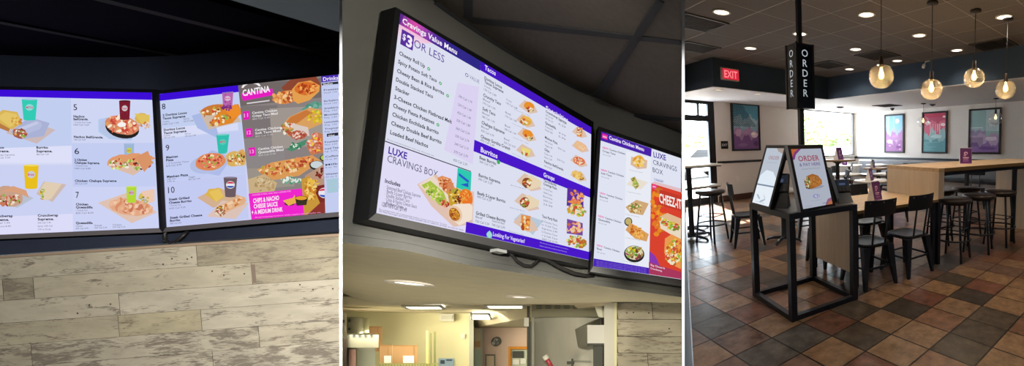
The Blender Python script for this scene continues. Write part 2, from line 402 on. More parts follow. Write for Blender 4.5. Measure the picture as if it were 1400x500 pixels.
# security light on soffit
p=onx(1268.5,84,XB); t=thing('spot_lamp','small white bracket lamp at the top of the navy soffit behind second pendant','lamp',p)
m=MB(); m.box(-.03,-.05,-.01,0,.05,.02,M_trimr,bev=.004); m.build('bracket',t)
m=MB(); m.tube([(-.02,0,0),(-.07,.02,-.03),(-.06,.05,-.09)],.009,M_trimr); m.tube([(-.06,.05,-.07),(-.10,.04,-.12)],.03,M_trimr,12); m.build('lamp_head',t)
# EXIT sign
p=ony(997,102,YA); t=thing('exit_sign','red EXIT sign mounted on the navy soffit','sign',p)
m=MB(); m.box(-.19,-.045,-.115,.19,-.001,.115,mat('sign_case','#c8bcb4',.5),bev=.008); m.build('housing',t)
P=Painter((0,0,0),(0,-1,0),lambda x,y:Vector((x,-.046,-y)),lambda c:emi(c,1.0))
P.rect(-.165,-.095,.175,.095,'#d8263c'); P.text('EXIT',(-.13,.065),(.145,.065),.13,'#ff8a90',bold=1); P.mb.build('face',t)
p=ony(990.5,198,YW); t=thing('exit_plate','small black EXIT plate on the cream wall beside the door frame','sign',p)
m=MB(); m.box(-.10,-.012,-.10,.10,-.001,.10,M_blk2,bev=.003)
P=Painter((0,0,0),(0,-1,0),lambda x,y:Vector((x,-.0125,-y)),ink); P.text('EXIT',(-.075,.03),(.075,.03),.06,'#d8d8d8',bold=1); m.build('plate',t); P.mb.build('lettering',t)
p=ony(1008,244,YW); t=thing('wall_outlet','white wall outlet below the chair rail on the cream wall','outlet',p)
m=MB(); m.box(-.04,-.01,-.065,.04,-.001,.065,mat('outlet_white','#efece6',.4),bev=.003); m.build('plate',t)
m=MB(); 
for dz in(-.028,.028): m.box(-.018,-.014,dz-.018,.018,-.009,dz+.018,mat('outlet_face','#d8d4cc',.4),bev=.003)
m.build('sockets',t)
# ============================================================ framed murals
M_fr=mat('frame_black','#1b1e22',.4)
def mural(label,c,w,h,face,seed,cols,style):
    t=thing('framed_mural',label,'picture',c,0,'tall framed murals on the cream walls')
    if face=='y': T=lambda x,y,d=0:Vector((x,-.03-d,-y)); N=(0,-1,0)
    else: T=lambda x,y,d=0:Vector((-.03-d,-x,-y)); N=(-1,0,0)
    m=MB(); f=.05
    def bx(x0,y0,x1,y1,d0,d1,mt):
        if face=='y': m.box(x0,-d1,y0,x1,-d0,y1,mt)
        else: m.box(-d1,-x1,y0,-d0,-x0,y1,mt)
    W,H=w/2,h/2
    bx(-W,-H,W,-H+f,.001,.045,M_fr);bx(-W,H-f,W,H,.001,.045,M_fr);bx(-W,-H+f,-W+f,H-f,.001,.045,M_fr);bx(W-f,-H+f,W,H-f,.001,.045,M_fr)
    m.build('frame',t)
    P=Painter((0,0,0),N,lambda x,y:T(x,y)+Vector((0,0,0)),ink,.00012); P.rnd=random.Random(seed); R=P.rnd
    w2,h2=W-f+.003,H-f+.003
    def clipx(v): return max(-w2,min(w2,v))
    def clipy(v): return max(-h2,min(h2,v))
    def area(y0,y1,col,amp,n=16,x0=-w2,x1=w2):   # region with wavy top edge
        ph=R.uniform(0,6); top=[(x0+(x1-x0)*i/n, clipy(y0+amp*(math.sin(ph+i*.9)+.6*math.sin(i*2.1+ph)))) for i in range(n+1)]
        P.poly(top+[(x1,y1),(x0,y1)],col)
    def blob(cx,cy,rx,ry,col,n=18,j=.18):
        P.k+=1; pts=[]
        for i in range(n):
            a=2*PI*i/n;q=1+R.uniform(-j,j); pts.append((clipx(cx+rx*q*math.cos(a)),clipy(cy+ry*q*math.sin(a))))
        P.poly(pts,col,False)
    P.rect(-w2,-h2,w2,h2,cols[0])
    style(P,area,blob,w2,h2,R)
    P.mb.build('print',t)
    # glazing
    return t
def dots(P,x0,y0,x1,y1,s,col,r,keep=lambda x,y:True):
    P.k+=1; y=y0; k=0
    while y<y1:
        x=x0+(s/2 if k%2 else 0)
        while x<x1:
            if keep(x,y): P.poly([(x-r,y),(x,y-r),(x+r,y),(x,y+r)],col,False)
            x+=s
        y+=s/2; k+=1
def st1(P,area,blob,w,h,R):
    area(-h*.45,h,'#a7cbd6',.07); area(-.1*h,h,'#8fb7c8',.06); area(.12*h,h,'#a884b0',.08); area(.45*h,h,'#7d5590',.07)
    blob(-.6*w,.25*h,.25*w,.16*h,'#c9a3c4'); blob(.2*w,.2*h,.5*w,.12*h,'#b691bd'); blob(.65*w,.35*h,.25*w,.14*h,'#e6d6e2'); blob(.75*w,.75*h,.2*w,.12*h,'#5e3a78'); blob(-.3*w,.8*h,.4*w,.08*h,'#8e6a9e')
    dots(P,-w*.95,-h*.95,w*.9,0,.055,'#17344a',.019,lambda x,y: y<-.05*h and x<-.25*w+(y+h)*.75)
    blob(.55*w,.3*h,.18*w,.05*h,'#fff2ea')
def st2(P,area,blob,w,h,R):
    P.rect(-w,-h,-.55*w,-.2*h,'#a9cfe0'); area(-.25*h,h,'#a6b3d4',.06); area(0,h,'#a878b0',.09); area(.45*h,h,'#94609c',.06)
    blob(.35*w,-.7*h,.22*w,.13*h,'#e8f2f4'); blob(-.5*w,.45*h,.35*w,.12*h,'#d9b6d8'); blob(.1*w,.15*h,.35*w,.07*h,'#bf7fc0'); blob(.5*w,.75*h,.3*w,.1*h,'#7b3b88'); P.rect(-.1*w,-.95*h,.05*w,-.3*h,'#9fd0e4')
    for i in range(5): blob(R.uniform(-.7,.7)*w,R.uniform(.2,.9)*h,.12*w,.04*h,'#cf9fd0')
def st3(P,area,blob,w,h,R):
    P.rect(-w,-h,w,-.78*h,'#b93a5c'); area(-.55*h,h,'#d46a86',.05); area(-.05*h,h,'#8fb9bd',.12); area(.4*h,h,'#5f9ba5',.05)
    for i in range(9): 
        x=R.uniform(-.8,.8)*w; P.rect(x,-.45*h,x+.035*w,R.uniform(-.2,.2)*h,'#f0c8d0')
    blob(-.6*w,-.5*h,.25*w,.1*h,'#f0d2d8'); blob(.75*w,-.4*h,.2*w,.08*h,'#f4e2e4'); blob(.2*w,.2*h,.5*w,.1*h,'#b5d4d6'); blob(.85*w,-.8*h,.12*w,.05*h,'#f4dede')
    for i in range(8): P.rect(-w*.98,(.5+i*.055)*h,-w*.98+w*R.uniform(.3,1.8),(.515+i*.055)*h,'#8ec0c6')
def st4(P,area,blob,w,h,R):
    P.rect(.1*w,-h,w,-.0*h,'#c3dbe0'); blob(.55*w,-.55*h,.3*w,.35*h,'#dfeaec'); area(-.05*h,h,'#9b8fb6',.05,x0=-w,x1=.1*w); area(.15*h,h,'#b9a3c6',.05); area(.6*h,h,'#8a68a8',.06)
    P.rect(-w*.98,-.2*h,-.1*w,-.15*h,'#d6e6e8'); P.rect(-w*.98,-.1*h,.1*w,-.06*h,'#b6c6dc')
    dots(P,-w*.95,.3*h,-.1*w,.72*h,.05,'#4e3c6c',.016); blob(.5*w,.35*h,.4*w,.1*h,'#e2d6e6'); blob(.2*w,.8*h,.6*w,.08*h,'#6d4a92')
    for i in range(6): P.rect(.15*w+i*.12*w,-.4*h,.17*w+i*.12*w,.0,'#8fb4bc')
def mural_px(label,face,tl,br,seed,cols,style):
    f=(lambda x,y:ony(x,y,YW)) if face=='y' else (lambda x,y:onx(x,y,XW))
    a=f(*tl); b=f(*br); c=(a+b)/2
    w=abs(b.x-a.x) if face=='y' else abs(b.y-a.y)
    h=1.26; 
    return mural(label,(c.x,c.y,1.78 if face!='y' else 1.93),w,h,face,seed,cols,style)
mural_px('framed teal and purple halftone mural on the wall beside the glazed entrance','y',(998,143),(1039,203),3,['#5fa9c6'],st1)
mural_px('narrow framed blue and magenta mural nearest the room corner','x',(1210,157),(1236.5,209),5,['#86bfd8'],st2)
mural_px('framed mural, red above and teal below, behind the small clear pendant','x',(1261.5,153),(1295,210),6,['#b8506c'],st3)
mural_px('framed pale teal and lilac mural, widest and rightmost on the wall','x',(1325.5,148),(1368,212),8,['#9cc4c6'],st4)
# ============================================================ globe pendants
M_glass=glassy('globe_glass','#fff4e0',tr=.84,rough=.04,glow=.04); M_cord=mat('cord_black','#14110f',.6); M_bronze=mat('socket_bronze','#3a2a20',.4,metal=.4)
def pendant(label,x,y,ztop,zc,r,group,bulb=1,power=14,glass=M_glass):
    t=thing('globe_pendant',label,'pendant lamp',(x,y,ztop),0,group)
    D=ztop-zc; H=r*.90; r=r*.96
    m=MB(); m.lathe([(.0001,0),(.065,0),(.065,-.022),(.012,-.03),(.0001,-.03)],M_cord,20); m.build('canopy',t)
    m=MB(); m.tube([(0,0,-.02),(0,0,-(D-H-.07))],.0045,M_cord,6); m.build('cord',t)
    m=MB(); m.lathe([(.0001,-(D-H-.09)),(.02,-(D-H-.085)),(.024,-(D-H+.0)),(.03,-(D-H+.012)),(.018,-(D-H+.03)),(.0001,-(D-H+.03))],M_bronze,16); m.build('socket',t)
    m=MB(); prof=[]
    for k in range(15):
        a=.26+(PI-.27)*k/14; prof.append((max(.0001,r*math.sin(a)**.85),-D+H*math.cos(a)))
    m.lathe(prof,glass,32); m.build('glass_globe',t)
    m=MB(); zb=-D+H*.28
    m.lathe([(.0001,zb+.065),(.012,zb+.055),(.014,zb+.03),(.03*bulb,zb-.01),(.03*bulb,zb-.035),(.015,zb-.06),(.0001,zb-.065)],emi('#ffdf9a',5.0 if power else 2.5),16); m.build('bulb',t)
    if power:
        l=bpy.data.lights.new('bulb','POINT'); l.energy=power; l.color=(1,.72,.4); l.shadow_soft_size=.035
        o=bpy.data.objects.new('pendant_lamp',l); C.objects.link(o); o.location=(x,y,zc-.02)
G='large globe pendants over the tall counter'
pendant('first globe pendant from the left, over the lower counter',3.325,2.483,ZC,2.197,.138,G)
pendant('second globe pendant from the left, hanging lower than its neighbours',3.955,2.236,ZC,2.10,.130,G)
pendant('third globe pendant from the left, hanging high beside navy soffit',4.537,1.982,ZC,2.27,.130,G)
pendant('rightmost large globe pendant, nearest the right edge of the dining room',5.103,1.799,ZC,2.168,.133,G)
M_g2=glassy('globe_glass_clear','#ffffff',tr=.86,rough=.02)
p=onz(1262.5,141,ZS-.012); pendant('small clear globe pendant hanging before the red and teal mural',p.x,p.y,ZS-.012,2.04,.165,'small clear globe pendants under the soffit',1.1,0,M_g2)
p=onz(1362,134,ZS-.012); pendant('small clear globe pendant hanging before the pale lilac mural',p.x,p.y,ZS-.012,2.05,.165,'small clear globe pendants under the soffit',1.1,0,M_g2)
# ============================================================ FURNITURE of the dining room
TH=math.radians(-12); OT=Vector((4.069,2.201,0))
def LT(u,v,z=0): return Vector((OT.x+u*math.cos(TH)-v*math.sin(TH),OT.y+u*math.sin(TH)+v*math.cos(TH),z))
def woodmat(name,a,b,scale=(1,14,14),rough=.42):
    if name in MATS: return MATS[name]
    m=bpy.data.materials.new(name); m.use_nodes=True; nt=m.node_tree; bs=nt.nodes['Principled BSDF']
    tc=nt.nodes.new('ShaderNodeTexCoord'); mp=nt.nodes.new('ShaderNodeMapping'); mp.inputs['Scale'].default_value=scale
    n=nt.nodes.new('ShaderNodeTexNoise'); n.inputs['Scale'].default_value=1.6; n.inputs['Detail'].default_value=7; n.inputs['Distortion'].default_value=.4
    r=nt.nodes.new('ShaderNodeValToRGB'); r.color_ramp.elements[0].position=.3; r.color_ramp.elements[0].color=rgb(a); r.color_ramp.elements[1].position=.72; r.color_ramp.elements[1].color=rgb(b)
    nt.links.new(tc.outputs['Object'],mp.inputs['Vector']); nt.links.new(mp.outputs['Vector'],n.inputs['Vector']); nt.links.new(n.outputs['Fac'],r.inputs['Fac']); nt.links.new(r.outputs['Color'],bs.inputs['Base Color'])
    bs.inputs['Roughness'].default_value=rough; MATS[name]=m; return m
M_oakT=woodmat('oak_top','#ac9070','#c8ae8a',(1,14,14)); M_oakV=woodmat('oak_panel','#c0ad96','#cfbea6',(14,14,1)); M_edge=woodmat('oak_edge','#6d5636','#84693f',(1,14,14))
def table_root(name,label,cat,u=0): 
    p=LT(u,0); return thing(name,label,cat,(p.x,p.y,0),TH)
# lower community table
t=table_root('community_table','low pale oak table with black legs behind the order stand','table',-1.25)
m=MB(); m.box(0,-.02,.785,1.25,.9,.815,M_oakT); m.box(0,-.021,.782,1.25,-.019,.8145,M_edge); m.build('tabletop',t)
for x,y in ((.02,.02),(1.2,.02),(.02,.84),(1.2,.84)):
    m=MB(); m.box(x,y,0,x+.045,y+.045,.784,M_black); m.build('leg',t)
for y in (.02,.86):
    m=MB(); m.box(.07,y,.72,1.2,y+.025,.784,M_black); m.build('apron',t)
m=MB(); m.box(.025,.11,.14,.055,.80,.784,M_oakV); m.build('end_panel',t)
# tall counter table
t=table_root('tall_counter_table','tall oak counter table with box end and black steel legs','table',0)
m=MB(); m.box(0,-.02,1.14,3.0,.90,1.185,M_oakT); m.box(.10,-.0215,1.139,3.0,-.0195,1.1845,M_edge); m.build('tabletop',t)
m=MB(); m.box(0,-.018,.816,.10,.898,1.139,M_oakV); m.build('box_end',t)
for x,y in ((.02,.0),(1.72,.0),(.02,.84),(1.72,.84)):
    m=MB(); zt=.814 if x<.1 else 1.14
    m.box(x,y,0,x+.05,y+.05,zt,M_black); m.build('leg',t)
for y in (.0,.86):
    m=MB(); m.box(.11,y,1.09,3.0,y+.03,1.139,M_black); m.build('apron',t)
m=MB(); m.box(2.62,.0,.0,2.66,.88,1.139,M_oakV); m.build('end_panel',t)
# ---- cafe chair
def make_chair(label,loc,rz,group):
    t=thing('cafe_chair',label,'chair',loc,rz,group)
    m=MB(); n=24; pts=[]
    for k in range(n):
        a=2*PI*k/n; ex=.55; x=.19*math.copysign(abs(math.cos(a))**ex,math.cos(a)); y=.185*math.copysign(abs(math.sin(a))**ex,math.sin(a)); pts.append((x,y))
    rings=[(1.0,.425),(1.03,.45),(1.0,.462),(.9,.457),(.0001,.455)]
    vs=[];fs=[]
    for s_,z in rings:
        for x,y in pts: vs.append((x*s_,y*s_,z))
    for i in range(len(rings)-1):
        for k in range(n): a=i*n;b=a+n; fs.append([a+k,a+(k+1)%n,b+(k+1)%n,b+k])
    fs.append(list(range(n-1,-1,-1))); m.add(vs,fs,M_black,True); m.build('seat',t)
    for sx in (-1,1):
        for sy in (-1,1):
            m=MB(); tx,ty=sx*.155,sy*.15; bx,by=sx*.205,sy*.215; w=.044; c=.015
            m.hexa([(bx-c,by-c,0),(bx+c,by-c,0),(bx+c,by+c,0),(bx-c,by+c,0)],[(tx-w,ty-w*.8,.43),(tx+w,ty-w*.8,.43),(tx+w,ty+w*.8,.43),(tx-w,ty+w*.8,.43)],M_black)
            m.lathe([(.017,0),(.017,.012)],M_blk2,10,(bx,by,0)); m.build('leg',t)
    m=MB()
    for sy,z in ((-1,.20),(1,.20)): m.box(-.185,sy*.187-.008,z,.185,sy*.187+.008,z+.02,M_black)
    for sx in (-1,1): m.box(sx*.18-.008,-.187,.2,sx*.18+.008,.187,.22,M_black)
    m.build('stretcher',t)
    for sx in (-1,1):
        m=MB(); m.tube([(sx*.085,-.175,.44),(sx*.087,-.20,.60),(sx*.09,-.232,.80)],.011,M_black,8); m.build('back_post',t)
    m=MB(); N=10
    lo=[];hi=[]
    vs=[]
    for k in range(N+1):
        x=-.205+.41*k/N; cy=-.235-.0+.035*(abs(x)/.19)**2
        for dy,z in ((0,.755),(0,.925),(-.012,.925),(-.012,.755)): 
            vs.append((x,cy+dy-(z-.775)*.13,z))
    fs=[]
    for k in range(N):
        a=4*k
        for q in range(4): fs.append([a+q,a+(q+1)%4,a+4+(q+1)%4,a+4+q])
    fs.append([0,1,2,3]); fs.append([4*N+3,4*N+2,4*N+1,4*N])
    m.add(vs,fs,M_black,False)
    bp=m.build('backrest',t)
    for x in (-.155,.0,.155):
        m=MB()
        cy=-.2475+.035*(abs(x)/.19)**2
        z=.900; m.lathe([(.0001,0),(.006,0),(.005,.003),(.0001,.004)],mat('rivet','#8b949e',.3,metal=.8),8,T=Matrix.Translation((x,cy-(z-.775)*.13,z))@Matrix.Rotation(PI/2,4,'X'))
        m.build('rivet',bp)
    return t
GC='black metal cafe chairs'
p=LT(-.42,.09); ch0=make_chair('black metal cafe chair second from the order stand, next to the tall counter leg',(p.x,p.y,0),TH+.05,GC)
def chair(x,y,rz,label): return dup(ch0,(x,y,0),rz,label,GC)
p=LT(-1.0,.09); chair(p.x,p.y,TH-.03,'black metal cafe chair nearest the camera, between order stand and its twin')
p=LT(-.95,.93); chair(p.x,p.y,TH+PI,'black metal cafe chair on the far side of the oak table, behind near tent card')
p=LT(-.36,.93); chair(p.x,p.y,TH+PI,'black metal cafe chair on the far side of the oak table, beside the box end')
# left dining group
chair(3.17,4.88,math.radians(-113),'black cafe chair seen just left of the order stand, back to the entrance')
chair(4.05,4.55,PI/2-.3,'black cafe chair seen through the order stand frame, right of the pedestal base')
# ---- bar stool
M_seat=mat('stool_seat','#2c2524',.28)
def make_stool(label,loc,rz,group,h=.785):
    t=thing('bar_stool',label,'stool',loc,rz,group)
    m=MB(); m.lathe([(.0001,h-.045),(.21,h-.045),(.22,h-.033),(.222,h-.012),(.212,h),(.0001,h+.001)],M_seat,36); m.build('seat',t)
    for k in range(4):
        a=PI/4+k*PI/2; m=MB(); m.tube([(.15*math.cos(a),.15*math.sin(a),h-.045),(.235*math.cos(a),.235*math.sin(a),0)],.0155,M_black,8); m.build('leg',t)
    m=MB(); m.tube([(.214*math.cos(a),.214*math.sin(a),.27) for a in [2*PI*k/32 for k in range(32)]],.012,M_black,8,closed=True)
    m.build('foot_ring',t)
    m=MB(); m.tube([(.155*math.cos(a),.155*math.sin(a),h-.06) for a in [2*PI*k/28 for k in range(28)]],.012,M_black,8,closed=True); m.build('seat_ring',t)
    m=MB(); r=.190
    for k in range(4):
        a=PI/4+k*PI/2;b=a+PI/2; m.tube([(r*math.cos(a),r*math.sin(a),.40),(r*math.cos(b),r*math.sin(b),.40)],.008,M_black,6)
    m.build('stretcher',t)
    return t
GS='round bar stools'
p=LT(.37,.04); st0=make_stool('round black bar stool nearest the tall counter box end, front row',(p.x,p.y,0),.1,GS)
def stool(x,y,rz,label,sz=None): 
    r=dup(st0,(x,y,0),rz,label,GS); return r
p=LT(.93,.06); stool(p.x,p.y,.25,'round black bar stool in the middle of the front row at tall counter')
p=LT(1.48,.08); stool(p.x,p.y,.0,'round black bar stool beside the right steel leg, end of the front row')
p=LT(.86,.68); stool(p.x,p.y,.3,'round black bar stool in the back row, half hidden by box end')
p=LT(1.47,.66); stool(p.x,p.y,-.2,'round black bar stool in the back row, behind the middle front stool')
stool(2.93,5.46,.4,'round black bar stool in sunlight near the glazed entrance')
# ---- pedestal tables
M_white=mat('laminate_white','#d8d5d0',.25)
def pedestal(label,loc,rz,h,shape,r,top,group,arm=.34,edge=None,dy=None):
    t=thing('pedestal_table',label,'table',loc,rz,group)
    m=MB()
    if shape=='round': m.lathe([(.0001,h-.03),(r,h-.03),(r,h-.028)],edge or M_black,40); m.lathe([(r,h-.028),(r,h-.002),(r-.003,h),(.0001,h)],top,40)
    else:
        d=dy or r; m.box(-r,-d,h-.03,r,d,h,top,bev=.003)
        m.box(-r+.02,-d+.02,h-.045,r-.02,d-.02,h-.03,M_black)
    m.build('tabletop',t)
    m=MB(); m.lathe([(.06,.05),(.04,.07),(.038,h-.08),(.10,h-.045),(.12,h-.031)],M_black,20); m.build('column',t)
    m=MB()
    for k in range(4):
        a=k*PI/2; ca,sa=math.cos(a),math.sin(a)
        m.tube([(0,0,.055),(.15*ca,.15*sa,.05),(arm*ca,arm*sa,.025)],.030,M_black,8,r2=.018); m.lathe([(.02,0),(.02,.02)],M_black,10,(arm*ca,arm*sa,0))
    m.build('base',t); return t
GT='pedestal tables of the dining room'
CLR=(part2_pt(3),(lambda r: Vector((-r.y,r.x,0)).normalized())(dirw(936.6,250)))
p=onz(946.5,326); tA=pedestal('tall table before the glazed entrance, at the left edge beside the sunlit stool',(p.x,p.y,0),.25,1.185,'square',.36,M_white,GT,dy=.36)
p=onz(1072,329); pedestal('low table whose black cross base shows through the order stand',(p.x,p.y,0),.5,.80,'round',.36,mat('table_grey','#7d766f',.3),GT,arm=.27)
clip_tree(tA,*CLR)
p=onz(950,252,.8); tA=pedestal('low white table behind the tall one at the glazed entrance',(p.x-.1,p.y,0),.2,.80,'square',.38,M_white,GT); clip_tree(tA,*CLR)
p=onz(1144,217,1.185); pedestal('tall table with tent card in front of the big window',(5.22,4.93,0),.4,1.185,'round',.34,mat('table_oak_dark','#8b7460',.3),GT)
pedestal('round white table with tent card near the room corner, below the big window',(8.93,7.92,0),.0,.80,'round',.40,M_white,GT)
pedestal('round white table partly hidden behind the card reader, left of near tent card',(6.35,5.75,0),.2,.80,'round',.36,M_white,GT)
pedestal('round white table with tent card, just behind the near tent card',(5.56,4.37,0),.1,.80,'round',.33,M_white,GT)
pedestal('square oak table with tent card next to the wall bench',(8.42,6.42,0),.0,.80,'square',.30,woodmat('oak_small','#b08a66','#caa682'),GT)
pedestal('white table between the square oak table and the round tent card table',(7.02,5.02,0),.0,.80,'square',.32,M_white,GT)
pedestal('small white table in the far corner beside the bench',(9.36,7.05,0),.0,.82,'square',.3,M_white,GT)
# background chairs
for x,y,rz,l in ((6.05,4.15,2.2,'black cafe chair whose back stands right of the round tent card table'),
 (8.05,7.35,.8,'black cafe chair in front of the round white table near the corner'),
 (7.75,5.6,.6,'black cafe chair between the oak tent card table and the white table'),
 (5.75,5.45,.9,'black cafe chair before the table behind the card reader'),
 (6.9,6.35,3.6,'black cafe chair left of the tables, under the big window'),
 (9.15,5.75,-2.2,'black cafe chair drawn up to the wall bench side table'),
 (8.35,3.55,-1.2,'black cafe chair seen under the tall counter, in front of wall bench'),
 (5.0,5.6,.5,'black cafe chair beside the tall window table pedestal')):
    chair(x,y,rz,l)
# wall bench
t=thing('wall_bench','long grey upholstered bench along the mural wall','bench',(10.1,3.5,0))
m=MB(); m.box(-.02,-4.4,.46,.28,5.0,.90,mat('bench_grey','#7c7f84',.6),bev=.02); m.build('backrest',t)
m=MB(); m.box(-.40,-4.4,.38,.0,5.0,.47,mat('bench_dark','#2a2d33',.5),bev=.02); m.build('seat',t)
m=MB(); m.box(-.34,-4.4,.0,.28,5.0,.38,mat('bench_panel','#a8a4a0',.6)); m.build('base_panel',t)
# ---- tent cards
M_pur=mat('card_purple','#4d1f63',.35); M_wht=mat('card_white','#e9e6e6',.5)
def make_card(label,p,rz):
    t=thing('tent_card',label,'tent card',p,rz,'purple tent cards on the tables')
    m=MB(); w,d,h=.082,.055,.225
    m.prism([(-w,-d,0),(-w,d,0),(-w,.004,h),(-w,-.004,h)],(2*w,0,0),M_wht); m.build('card_body',t)
    k=math.atan2(d-.004,h)
    P=Painter((0,0,0),(0,-math.cos(k),math.sin(k)),lambda x,y:Vector((x,-d+(d-.004)*(y/h)-.0006,y)),ink,.0001); P.up=(0,1)
    P.rect(-w*.99,.002,w*.99,h*.985,'#4d1f63'); P.rect(-w*.99,.002,w*.99,.018,'#7c3f8e')
    P.ell(0,h*.66,.028,.022,'#c9a6cf',14); P.ell(.002,h*.64,.016,.010,'#4d1f63',10); P.ell(-.015,h*.52,.02,.012,'#b57bb5',12)
    P.rect(-.04,h*.36,.04,h*.41,'#d9bfd9'); P.rect(-.035,h*.28,.035,h*.32,'#b98fc0'); P.rect(-.04,h*.14,.04,h*.22,'#8e5a9a')
    P.mb.build('print',t); return t
p=onz(1196,273,.815)
cd0=make_card('largest purple tent card, on the low oak table behind the nearest chair',(p.x,p.y,.8155),TH+.25)
def card(x,y,z,rz,l): dup(cd0,(x,y,z+.0008),rz,l,'purple tent cards on the tables')
p=onz(1189,246.5,.8); card(p.x,p.y,.80,.3,'purple tent card on the round white table, directly behind the largest card')
card(8.3,6.5,.80,.3,'purple tent card on the square oak table by wall bench')
card(8.75,7.95,.80,-.9,'tent card on the round white table near the corner, its white side showing')
card(5.17,4.85,1.185,.1,'purple tent card on the tall table in front of the window')
p=onz(1320,223.5,1.185); card(p.x,p.y,1.185,-1.05,'purple tent card standing on the tall counter table before the mural')
# ============================================================ ORDER STAND
RS=math.radians(-9); SF=Vector((1.954,2.392,0))
t=thing('order_stand','black steel frame stand carrying the order kiosks','stand',SF,RS)
m=MB(); m.box(0,0,.875,.73,.75,.925,M_black); m.box(.03,.03,.9255,.70,.72,.9275,mat('stand_top','#5e5f62',.35)); m.build('top_frame',t)
for x,y in ((0,0),(.675,0),(0,.695),(.675,.695)):
    m=MB(); m.box(x,y,0,x+.055,y+.055,.874,M_black); m.build('leg',t)
m=MB()
for a in ((.056,.002,.674,.05),(.056,.70,.674,.748),(.002,.056,.05,.694),(.68,.056,.728,.694)): m.box(a[0],a[1],.0,a[2],a[3],.045,M_black)
m.build('bottom_rail',t)
# hanging sign and its post
t=thing('order_sign','black four sided ORDER sign on a tall post','sign',(2.39,2.72,.928),RS)
m=MB(); m.box(-.022,-.022,.0,.022,.022,.887,M_black); m.box(-.02,-.02,1.458,-.003,.02,ZC-.929,M_black); m.box(.003,-.02,1.458,.02,.02,ZC-.929,M_black); m.build('post',t)
z0,z1=.887,1.458; h=.088
m=MB(); m.box(-h,-h,z0,h,h,z1,M_black); 
for a in (-1,1):
    for b in (-1,1): m.box(a*h-.008,b*h-.008,z0-.004,a*h+.008,b*h+.008,z1+.004,M_blk2)
m.build('sign_box',t)
faces={'front':((0,-1,0),lambda x,y:Vector((x,-h-.001,z1-y))),'left':((-1,0,0),lambda x,y:Vector((-h-.001,-x,z1-y))),'back':((0,1,0),lambda x,y:Vector((-x,h+.001,z1-y))),'right':((1,0,0),lambda x,y:Vector((h+.001,x,z1-y)))}
P=None
for nme,(N,T) in faces.items():
    P=Painter((0,0,0),N,T,ink,.0001); P.mfn=lambda c:mat('sign_panel_dark','#141a24',.25) if c=='bg' else emi('#c4ccd4',.8)
    P.rect(-h+.012,.012,h-.012,z1-z0-.012,'bg')
    for k,c in enumerate('ORDER'):
        w=tsize(c,.062); y=.115+k*.088; P.text(c,(-w*.5,y),(w*.5,y),.064,'w',bold=0)
    P.mb.build('lettering_panel',t)
# kiosks
M_bez=mat('bezel_black','#0f1115',.3)
def kiosk(label,BL,BR,a,h,art,cat='order kiosk'):
    BL=Vector(BL);BR=Vector(BR); e=(BR-BL); w=e.length; e.normalize(); n=Vector((-e.y,e.x,0)); up=(n*a+Vector((0,0,h))); H=up.length; up.normalize(); f=e.cross(up); f.normalize()   # f points to viewer side
    if f.dot(-n)<0: f=-f
    mid=(BL+BR)/2; t=thing('order_kiosk',label,cat,mid)
    def T(x,y,d=0): return BL-mid+e*x+up*(H-y)+f*d
    m=MB(); th=.03
    def slab(x0,y0,x1,y1,d0,d1,mt): m.hexa([T(x0,y0,d0),T(x1,y0,d0),T(x1,y1,d0),T(x0,y1,d0)],[T(x0,y0,d1),T(x1,y0,d1),T(x1,y1,d1),T(x0,y1,d1)],mt)
    slab(-.012,-.012,w+.012,H,-.03,.0,M_bez); m.build('housing',t)
    m=MB(); slab(-.014,-.014,-.010,H,-.032,.004,mat('kiosk_rim','#9aa0a8',.3,metal=.6)); slab(-.014,-.014,w+.014,-.010,-.032,.004,MATS['kiosk_rim']); m.build('rim',t)
    # foot
    m=MB(); c=T(w/2,H*.45,-.03); q=T(w/2,H,-.0)+n*.20; q.z=BL.z-mid.z+.004
    m.hexa([T(w*.35,H*.5,-.03),T(w*.65,H*.5,-.03),T(w*.65,H*.56,-.03),T(w*.35,H*.56,-.03)],[q+e*(-w*.15)+n*.0,q+e*(w*.15),q+e*(w*.15)-n*.03,q+e*(-w*.15)-n*.03],M_bez); m.build('prop',t)
    P=Painter((0,0,0),f,lambda x,y:T(x*w,y*H,.001),lambda c:emi(c,1.0),.00002)
    art(P,w/H); P.mb.build('screen',t); return t
